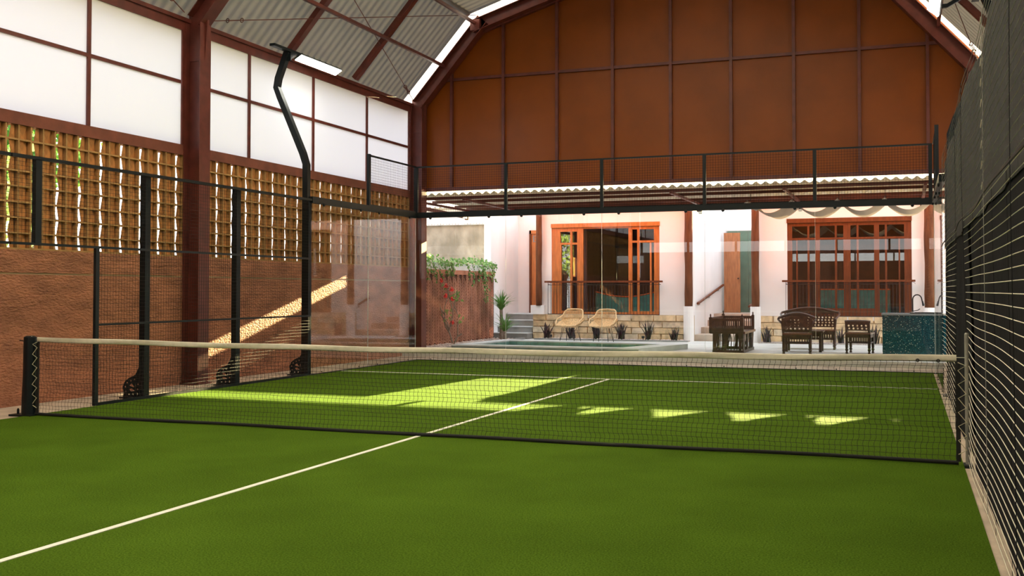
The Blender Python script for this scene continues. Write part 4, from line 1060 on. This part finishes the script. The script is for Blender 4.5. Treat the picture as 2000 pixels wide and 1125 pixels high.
stuff(b1.obj('dark_leaves', M['leaf'], vn, fix=False)); stuff(b2.obj('pale_leaves', M['leaflight'], vn, fix=False)); bs.obj('stems', M['darkbark'], vn)
# flowering shrub
fs_ = thing('flowering_shrub', 'bare-stemmed shrub with red flowers in front of the lath wall', 'shrub', (-5.92, 13.85, 0.12))
BX = -5.90
def Q(px_, py_):  # picture position on the plane of the shrub
    return Vector((BX, 13.85+(px_-883)/14.2*0.42*0, 0))
def sp2(dx, z): return Vector((BX+dx*0.93, 13.85+dx*0.25, z))
S = 1/82.0
br = [[(884, 676), (878, 655), (868, 640), (860, 610), (853, 585), (852, 567)], [(878, 655), (866, 628), (867, 600), (876, 570), (872, 555)], [(876, 650), (882, 625), (886, 600), (892, 570)],
      [(886, 676), (894, 660), (895, 618), (884, 592), (875, 582)], [(866, 615), (856, 603), (850, 580)], [(876, 648), (872, 632), (860, 618)], [(895, 660), (903, 655)], [(880, 640), (884, 615), (878, 585), (870, 560)]]
b = MB()
for i, l in enumerate(br): b.tube([sp2((x_-884)*S, 0.12+(676-y_)*S) for x_, y_ in l], [0.022-0.003*min(5, j)-0.003*(i > 0) for j in range(len(l))], 6)
b.obj('branches', M['bark'], fs_)
for (x_, y_) in ((852, 553), (858, 547), (870, 558), (881, 565), (882, 584), (882, 631), (869, 578)):
    p = sp2((x_-884)*S, 0.12+(676-y_)*S); b = MB()
    for k in range(9):
        a = 2*PI*k/9; leaf(b, p, (math.cos(a)*0.6+0.3, math.sin(a)*0.4-0.5, 0.3), (math.cos(a), 0.2, math.sin(a)), 0.075, 0.055)
    b.lathe([(0.02, -0.02), (0.03, 0), (0.015, 0.02)], tuple(p), 6); b.obj('flower', M['flower'], fs_, fix=False)
b = MB()
for k in range(60):
    x_, y_ = rn.choice([(848, 555), (860, 560), (875, 572), (890, 580), (896, 586), (852, 575), (900, 628), (868, 622), (878, 605)]); p = sp2((x_-884+rn.gauss(0, 6))*S, 0.12+(676-y_+rn.gauss(0, 7))*S)
    leaf(b, p, (rn.gauss(0.3, 0.4), -1, rn.gauss(0.2, 0.4)), (rn.gauss(0, 1), 0, rn.gauss(0, 1)), rn.uniform(0.07, 0.11), 0.045)
b.obj('leaves', M['leaflight'], fs_, fix=False)
# dracaenas
def drac(x, y, h, seed, label, n=60, L=0.42):
    t_ = thing('palm_plant', label, 'plant', (x, y, 0.1)); rn = random.Random(seed)
    b = MB(); b.tube([(0, 0, 0), (0.01, 0, h*0.5), (0, 0, h)], [0.055, 0.05, 0.045], 8); o = link('trunk', b.mesh('trunk', M['bark']), t_)
    b = MB()
    for k in range(n):
        a = rn.uniform(0, 2*PI); blade(b, (0, 0, h-0.02+rn.uniform(-0.05, 0.03)), a, rn.uniform(0.15, 1.25), L*rn.uniform(0.75, 1.1), 0.035, curl=0.55, n=5)
    link('foliage', b.mesh('foliage', M['leaf'], fix=False), t_)
    return t_
drac(-5.72, 16.60, 0.82, 3, 'taller strappy-leaved palm plant at the end of the lath wall', 110, 0.62)
drac(-5.50, 16.30, 0.26, 4, 'short strappy-leaved palm plant beside the grey steps', 60, 0.62)
# foliage beyond the breeze blocks
def bush(x, y, r, h, label, seed, m='leaflight'):
    rn = random.Random(seed); t_ = thing('garden_tree', label, 'tree', (x, y, -0.05))
    b = MB()
    for k in range(1500):
        a, e = rn.uniform(0, 2*PI), rn.uniform(-0.9, 1.4); q_ = r*rn.uniform(0.5, 1)
        leaf(b, (q_*math.cos(a)*math.cos(e), q_*math.sin(a)*math.cos(e), h+q_*0.8*math.sin(e)), (rn.gauss(0, 1), rn.gauss(0, 1), rn.gauss(0.3, 1)), (rn.gauss(0, 1), rn.gauss(0, 1), rn.gauss(0, 1)), rn.uniform(0.12, 0.2), rn.uniform(0.08, 0.14))
    link('crown', b.mesh('crown', M[m], fix=False), t_); b = MB(); b.tube([(0, 0, 0), (0.05, 0, h)], [0.12, 0.07], 8); link('trunk', b.mesh('trunk', M['bark']), t_)
bush(-9.6, 2.6, 1.7, 2.9, 'leafy garden tree glimpsed through the leftmost breeze block slits', 31)
bush(-10.4, 5.2, 1.3, 4.2, 'second leafy garden tree glimpsed through the breeze block slits', 32, 'leaf')

# ================================================================== RATTAN CHAIRS
def rattan_chair(label, loc, rz_):
    c = thing('rattan_chair', label, 'chair', loc, 'rattan tub chairs by the pool', rz_)
    def sh(u, v):   # u -1..1 across, v 0..1 front to top of shell
        if v < 0.55: t_ = v/0.55; y = -0.27+0.42*t_; z = 0.42-0.03*math.sin(t_*PI)-0.02*t_; hw = 0.27+0.03*math.sin(t_*PI)
        else: t_ = (v-0.55)/0.45; y = 0.15+0.11*t_; z = 0.40+0.22*t_; hw = 0.29+0.01*t_
        arm = max(0, abs(u)-0.55)/0.45; k = math.sin(min(1, v/0.5)*PI/2)
        return Vector((u*hw*(1+0.12*arm*k), y-0.10*arm*(v > 0.55)*((v-0.55)/0.45), z + arm**1.5*0.15*k*(1-max(0, (v-0.55)/0.45))))
    b = MB(); b.grid(lambda u, v: sh(2*u-1, v), 20, 14); b.grid(lambda u, v: sh(2*u-1, v)+Vector((0, 0.008, -0.012)), 20, 14)
    link('woven_shell', b.mesh('woven_shell', M['rattan'], smooth=True, fix=False), c)
    rim = [(-0.27,-0.28,0.42), (0,-0.30,0.415), (0.27,-0.28,0.42), (0.33,-0.18,0.50), (0.355,-0.05,0.60), (0.34,0.06,0.62), (0.29,0.16,0.68), (0.255,0.24,0.80), (0.20,0.27,0.84), (0,0.29,0.85), (-0.20,0.27,0.84), (-0.255,0.24,0.80), (-0.29,0.16,0.68), (-0.34,0.06,0.62), (-0.355,-0.05,0.60), (-0.33,-0.18,0.50)]
    b = MB(); b.tube(rim, 0.016, 7, close=True); link('rim', b.mesh('rim', M['rattan'], smooth=True), c)
    for k in range(8):
        z = 0.635+k*0.026; hw = 0.30-0.06*(k/7); b = MB(); b.tube([(-hw, 0.155+k*0.012, z), (-hw*0.5, 0.235+k*0.006, z), (0, 0.25+k*0.005, z), (hw*0.5, 0.235+k*0.006, z), (hw, 0.155+k*0.012, z)], 0.0075, 5)
        link('back_slat', b.mesh('back_slat', M['rattan']), c)
    for s in (-1, 1):
        for t_ in (-1, 1):
            b = MB(); b.tube([(s*0.12, t_*0.10, 0.39), (s*0.21, t_*0.20, 0.0)], 0.006, 5); b.tube([(s*0.17, t_*0.12, 0.39), (s*0.21, t_*0.20, 0.0)], 0.006, 5); link('leg', b.mesh('leg', M['iron']), c)
    return c
rattan_chair('left rattan tub chair on thin black legs beside the pool', (-3.72, 16.45, 0.10), math.radians(-8))
rattan_chair('right rattan tub chair on thin black legs beside the pool', (-2.78, 16.30, 0.10), math.radians(-5))

# ================================================================== CARVED FURNITURE
def turned_leg(h):
    return [(0.026, 0), (0.030, 0.02), (0.018, 0.045), (0.030, 0.07), (0.034, 0.09), (0.022, 0.11), (0.030, 0.13), (0.030, h)]
def carved_plate(name, w, z0, z1, rise, parent, y, m):
    """pierced carved panel with arched top, in XZ plane"""
    n = 12; out = [(-w/2, z0), (w/2, z0)]+[(w/2-w*k/n, z1+rise*math.sin(PI*k/n)) for k in range(n+1)]
    rn = random.Random(int(w*100)); holes = []
    nx_ = int(w/0.075)
    for i in range(nx_):
        cx = -w/2+(i+0.5)*w/nx_; top = z1+rise*math.sin(PI*(i+0.5)/nx_)
        nz_ = max(1, int((top-z0-0.05)/0.06))
        for j in range(nz_):
            cz = z0+0.045+j*0.06; r_ = 0.019+0.004*((i+j) % 2)
            if cz+r_ < top-0.02: holes.append(circ(cx+(0.006 if j % 2 else -0.006), cz, r_, 5 if (i+j) % 2 else 6))
    mt = Matrix(((1,0,0,0),(0,0,-1,y),(0,1,0,0),(0,0,0,1)))
    o = curve_plate(name, out, holes, 0.025, m, None, mt); o.parent = parent; return o
def carved_chair(name, label, cat, loc, rz_, w=0.60, d=0.55, H=0.88, rise=0.10, arms=True, flare=0.07):
    """front faces -Y"""
    c = thing(name, label, cat, loc, None, rz_); m = M['darkwood']; sh_ = 0.43
    for sx in (-1, 1):
        for sy in (-1, 1):
            b = MB(); b.lathe(turned_leg(sh_ if sy < 0 else sh_), (sx*(w/2-0.03), sy*(d/2-0.03), 0), 8)
            if sy > 0: b.bar((sx*(w/2-0.03), d/2-0.03, sh_), (sx*(w/2-0.03+flare*0.3), d/2+0.01, H-0.10), 0.045)
            link('leg', b.mesh('leg', m), c)
    link('seat', MB().box(-w/2, w/2, -d/2-0.02, d/2, sh_-0.015, sh_+0.015).mesh('seat', mat('polished seat', (0.14, 0.06, 0.04), 0.25) if 'seatmat' not in M else M['seatmat']), c)
    b = MB(); b.box(-w/2+0.02, w/2-0.02, -d/2, -d/2+0.025, sh_-0.09, sh_-0.015); b.box(-w/2+0.02, w/2-0.02, d/2-0.025, d/2, sh_-0.09, sh_-0.015)
    for s in (-1, 1): b.box(s*(w/2-0.03)-0.012, s*(w/2-0.03)+0.012, -d/2, d/2, sh_-0.09, sh_-0.015)
    link('apron', b.mesh('apron', m), c)
    b = MB()
    for yy in (-d/2+0.03, d/2-0.03): b.box(-w/2+0.03, w/2-0.03, yy-0.012, yy+0.012, 0.22, 0.25)
    for s in (-1, 1): b.box(s*(w/2-0.03)-0.012, s*(w/2-0.03)+0.012, -d/2, d/2, 0.22, 0.25)
    link('stretcher', b.mesh('stretcher', m), c)
    b = MB(); n = int(w/0.055)
    for k in range(1, n):
        for yy in (-d/2+0.03, d/2-0.03): xx = -w/2+0.03+(w-0.06)*k/n; b.box(xx-0.009, xx+0.009, yy-0.008, yy+0.008, 0.25, sh_-0.09)
    link('spindles', b.mesh('spindles', m), c)['kind'] = 'stuff'
    carved_plate('back_panel', w-0.08, sh_+0.06, H-0.10, rise*0.8, c, d/2-0.01, m)
    b = MB(); n = 12; W2 = w/2+flare
    b.tube([(-W2+2*W2*k/n, d/2+0.0, H-0.10+rise*math.sin(PI*k/n)) for k in range(n+1)], 0.028, 8); link('top_rail', b.mesh('top_rail', m), c)
    if arms:
        for s in (-1, 1):
            b = MB(); b.tube([(s*W2, d/2, H-0.10), (s*(W2+0.01), d/4, H-0.13), (s*(w/2+0.03), -d/6, H-0.20), (s*(w/2-0.01), -d/2+0.04, H-0.24)], 0.022, 7)
            b.bar((s*(w/2-0.02), -d/2+0.04, sh_), (s*(w/2-0.01), -d/2+0.04, H-0.24), 0.035)
            for k in range(3): yy = -d/2+0.14+k*0.12; b.tube([(s*(w/2-0.01), yy, sh_), (s*(w/2+0.02), yy+0.01, H-0.20+k*0.02)], 0.009, 5)
            link('armrest', b.mesh('armrest', m), c)
    return c
M['seatmat'] = mat('polished seat', (0.16, 0.07, 0.05), 0.22)
carved_chair('carved_armchair', 'dark carved armchair with arched pierced back, nearest the low table', 'chair', (2.36, 13.15, 0.10), math.radians(180+6), 0.60, 0.52, 0.86, 0.10)
carved_chair('carved_armchair', 'dark straight-topped carved chair beside the teal counter', 'chair', (3.60, 13.80, 0.10), math.radians(180-8), 0.52, 0.50, 0.78, 0.012, arms=False, flare=0.0)
carved_chair('carved_bench', 'wide dark carved bench with arched back behind the low table', 'bench', (2.45, 15.2, 0.10), math.radians(2), 1.15, 0.55, 0.92, 0.11)
# low table
t_ = thing('low_table', 'low dark wooden table between the armchair and the bench', 'table', (2.42, 14.15, 0.10))
link('tabletop', MB().box(-0.42, 0.42, -0.28, 0.28, 0.43, 0.46).mesh('tabletop', M['darkwood']), t_)
for sx in (-1, 1):
    for sy in (-1, 1): link('leg', MB().box(sx*0.36-0.03, sx*0.36+0.03, sy*0.22-0.03, sy*0.22+0.03, 0, 0.43).mesh('leg', M['darkwood']), t_)
link('apron', MB().box(-0.36, 0.36, -0.23, -0.21, 0.34, 0.43).box(-0.36, 0.36, 0.21, 0.23, 0.34, 0.43).mesh('apron', M['darkwood']), t_)
# spindle daybed: back runs along Y at its left, open to +X
t_ = thing('spindle_daybed', 'dark wooden spindle daybed with finials left of the armchairs', 'bench', (0.92, 13.85, 0.10), None, 0)
m_ = M['darkwood']; X0, X1, Y0, Y1 = -0.34, 0.36, -0.92, 0.72; SH = 0.44
for (xx, yy, h_) in ((X0, Y0, 0.76), (X1-0.03, Y0, 0.76), (X0, Y1, 0.80), (X1-0.03, Y1, 0.78)):
    b = MB().box(xx-0.03, xx+0.03, yy-0.03, yy+0.03, SH-0.02, h_); b.lathe([(0.012, 0), (0.022, 0.01), (0.010, 0.025), (0.020, 0.045), (0.004, 0.075)], (xx, yy, h_), 8); link('post', b.mesh('post', m_), t_)
link('seat', MB().box(X0, X1+0.03, Y0, Y1, SH-0.03, SH+0.02).mesh('seat', M['seatmat']), t_)
def spindle_panel(name, a, c, z0, z1, nsp):
    a = Vector(a); c = Vector(c); b = MB()
    b.bar(a+Vector((0,0,z1-0.03)), c+Vector((0,0,z1-0.03)), 0.03, 0.06); b.bar(a+Vector((0,0,z0+0.06)), c+Vector((0,0,z0+0.06)), 0.03, 0.12)
    o = link(name, b.mesh(name, m_), t_)
    b = MB()
    for k in range(1, nsp):
        p = a.lerp(c, k/nsp); b.box(p.x-0.009, p.x+0.009, p.y-0.009, p.y+0.009, z0+0.10, z1-0.05)
    o2 = link('spindles', b.mesh('spindles', m_), t_); stuff(o2)
spindle_panel('side_panel', (X0, Y0, 0), (X1-0.03, Y0, 0), SH-0.03, 0.74, 18)
spindle_panel('side_panel', (X0, Y1, 0), (X1-0.03, Y1, 0), SH-0.03, 0.76, 14)
spindle_panel('back_panel', (X0, Y0, 0), (X0, Y1, 0), SH-0.03, 0.76, 26)
def arch_frame(a, c):
    """scalloped lower frame of splayed slats between two corners"""
    a = Vector(a); c = Vector(c); d = c-a; b = MB()
    L = d.length; dn = d.normalized(); nn = Vector((-dn.y, dn.x, 0))*0.012
    for u0, u1 in ((0.0, 0.16), (0.36, 0.50), (0.86, 1.0)):
        pts = [(u0, SH-0.03), (u1+0.04, SH-0.03), ((u0+u1)/2+0.03, 0.20), ((u0+u1)/2+0.02, 0.05), (u0, 0.05)]
        P2 = [a+d*min(1, u)+Vector((0,0,z)) for u, z in pts]; n = len(P2)
        b.add([p-nn for p in P2]+[p+nn for p in P2], [tuple(range(n))[::-1], tuple(range(n, 2*n))]+[(i,(i+1)%n,n+(i+1)%n,n+i) for i in range(n)])
    b.bar(a+Vector((0,0,0.03)), c+Vector((0,0,0.03)), 0.04, 0.06); link('lower_frame', b.mesh('lower_frame', m_), t_)
    for k in range(1, 10):
        u = k/10; p = a+d*u; q_ = a+d*min(1, u+0.05*math.sin(k*2.0)); bb = MB(); bb.tube([q_+Vector((0,0,SH-0.04)), (p+q_)/2+Vector((0,0,0.24))+dn*0.02, p+Vector((0,0,0.05))], 0.009, 5); link('splayed_slat', bb.mesh('splayed_slat', m_), t_)
XL0, XL1 = X0+0.05, X1-0.02
arch_frame((XL0, Y0+0.03, 0), (XL1, Y0+0.03, 0)); arch_frame((XL1, Y0+0.03, 0), (XL1, Y1-0.03, 0)); arch_frame((XL0, Y1-0.03, 0), (XL1, Y1-0.03, 0)); arch_frame((XL0, Y0+0.03, 0), (XL0, Y1-0.03, 0))

# ================================================================== COUNTER
ct = thing('kitchen_counter', 'outdoor counter clad in dark teal mosaic with a grey worktop', 'counter', (5.0, 13.5, 0.10))
MB().box(4.07, 6.4, 13.12, 13.95, 0.10, 0.93).obj('body', M['mosaic'], ct)
MB().box(4.05, 6.42, 13.10, 13.97, 0.93, 0.965).obj('worktop', mat('grey worktop', (0.22, 0.26, 0.27), 0.25), ct)
sk = thing('sink', 'black sink basin rim set in the grey worktop', 'sink', (4.85, 13.45, 0.965))
b = rect_frame(4.62, 5.12, 13.25, 13.72, [(4.66, 5.08, 13.29, 13.68)], 0, 0); b = MB()
for q_ in ((4.60, 4.64, 13.25, 13.72), (5.08, 5.12, 13.25, 13.72), (4.64, 5.08, 13.25, 13.29), (4.64, 5.08, 13.68, 13.72)): b.box(*q_, 0.966, 0.985)
b.obj('rim', M['black'], sk)
fc = thing('faucet', 'tall black gooseneck faucet on the teal counter', 'faucet', (4.66, 13.5, 0.965))
pts = [(4.66, 13.5, 0.965), (4.66, 13.5, 1.25)]+[(4.66+0.088*(1-math.cos(a)), 13.5, 1.25+0.10*math.sin(a)) for a in [PI*k/8 for k in range(1, 8)]]+[(4.85, 13.5, 1.20)]
MB().tube(pts, 0.013, 8).obj('spout', M['black'], fc, smooth=True)
MB().tube([(4.848, 13.5, 1.22), (4.872, 13.5, 1.12)], [0.016, 0.026], 8).obj('spray_head', M['black'], fc)
MB().tube([(4.66, 13.5, 1.01), (4.76, 13.48, 1.03), (4.80, 13.47, 1.06)], 0.009, 6).obj('lever', M['black'], fc)
MB().lathe([(0.035, 0), (0.035, 0.015), (0.018, 0.03)], (4.66, 13.5, 0.966), 10).obj('base', M['chrome'], fc)
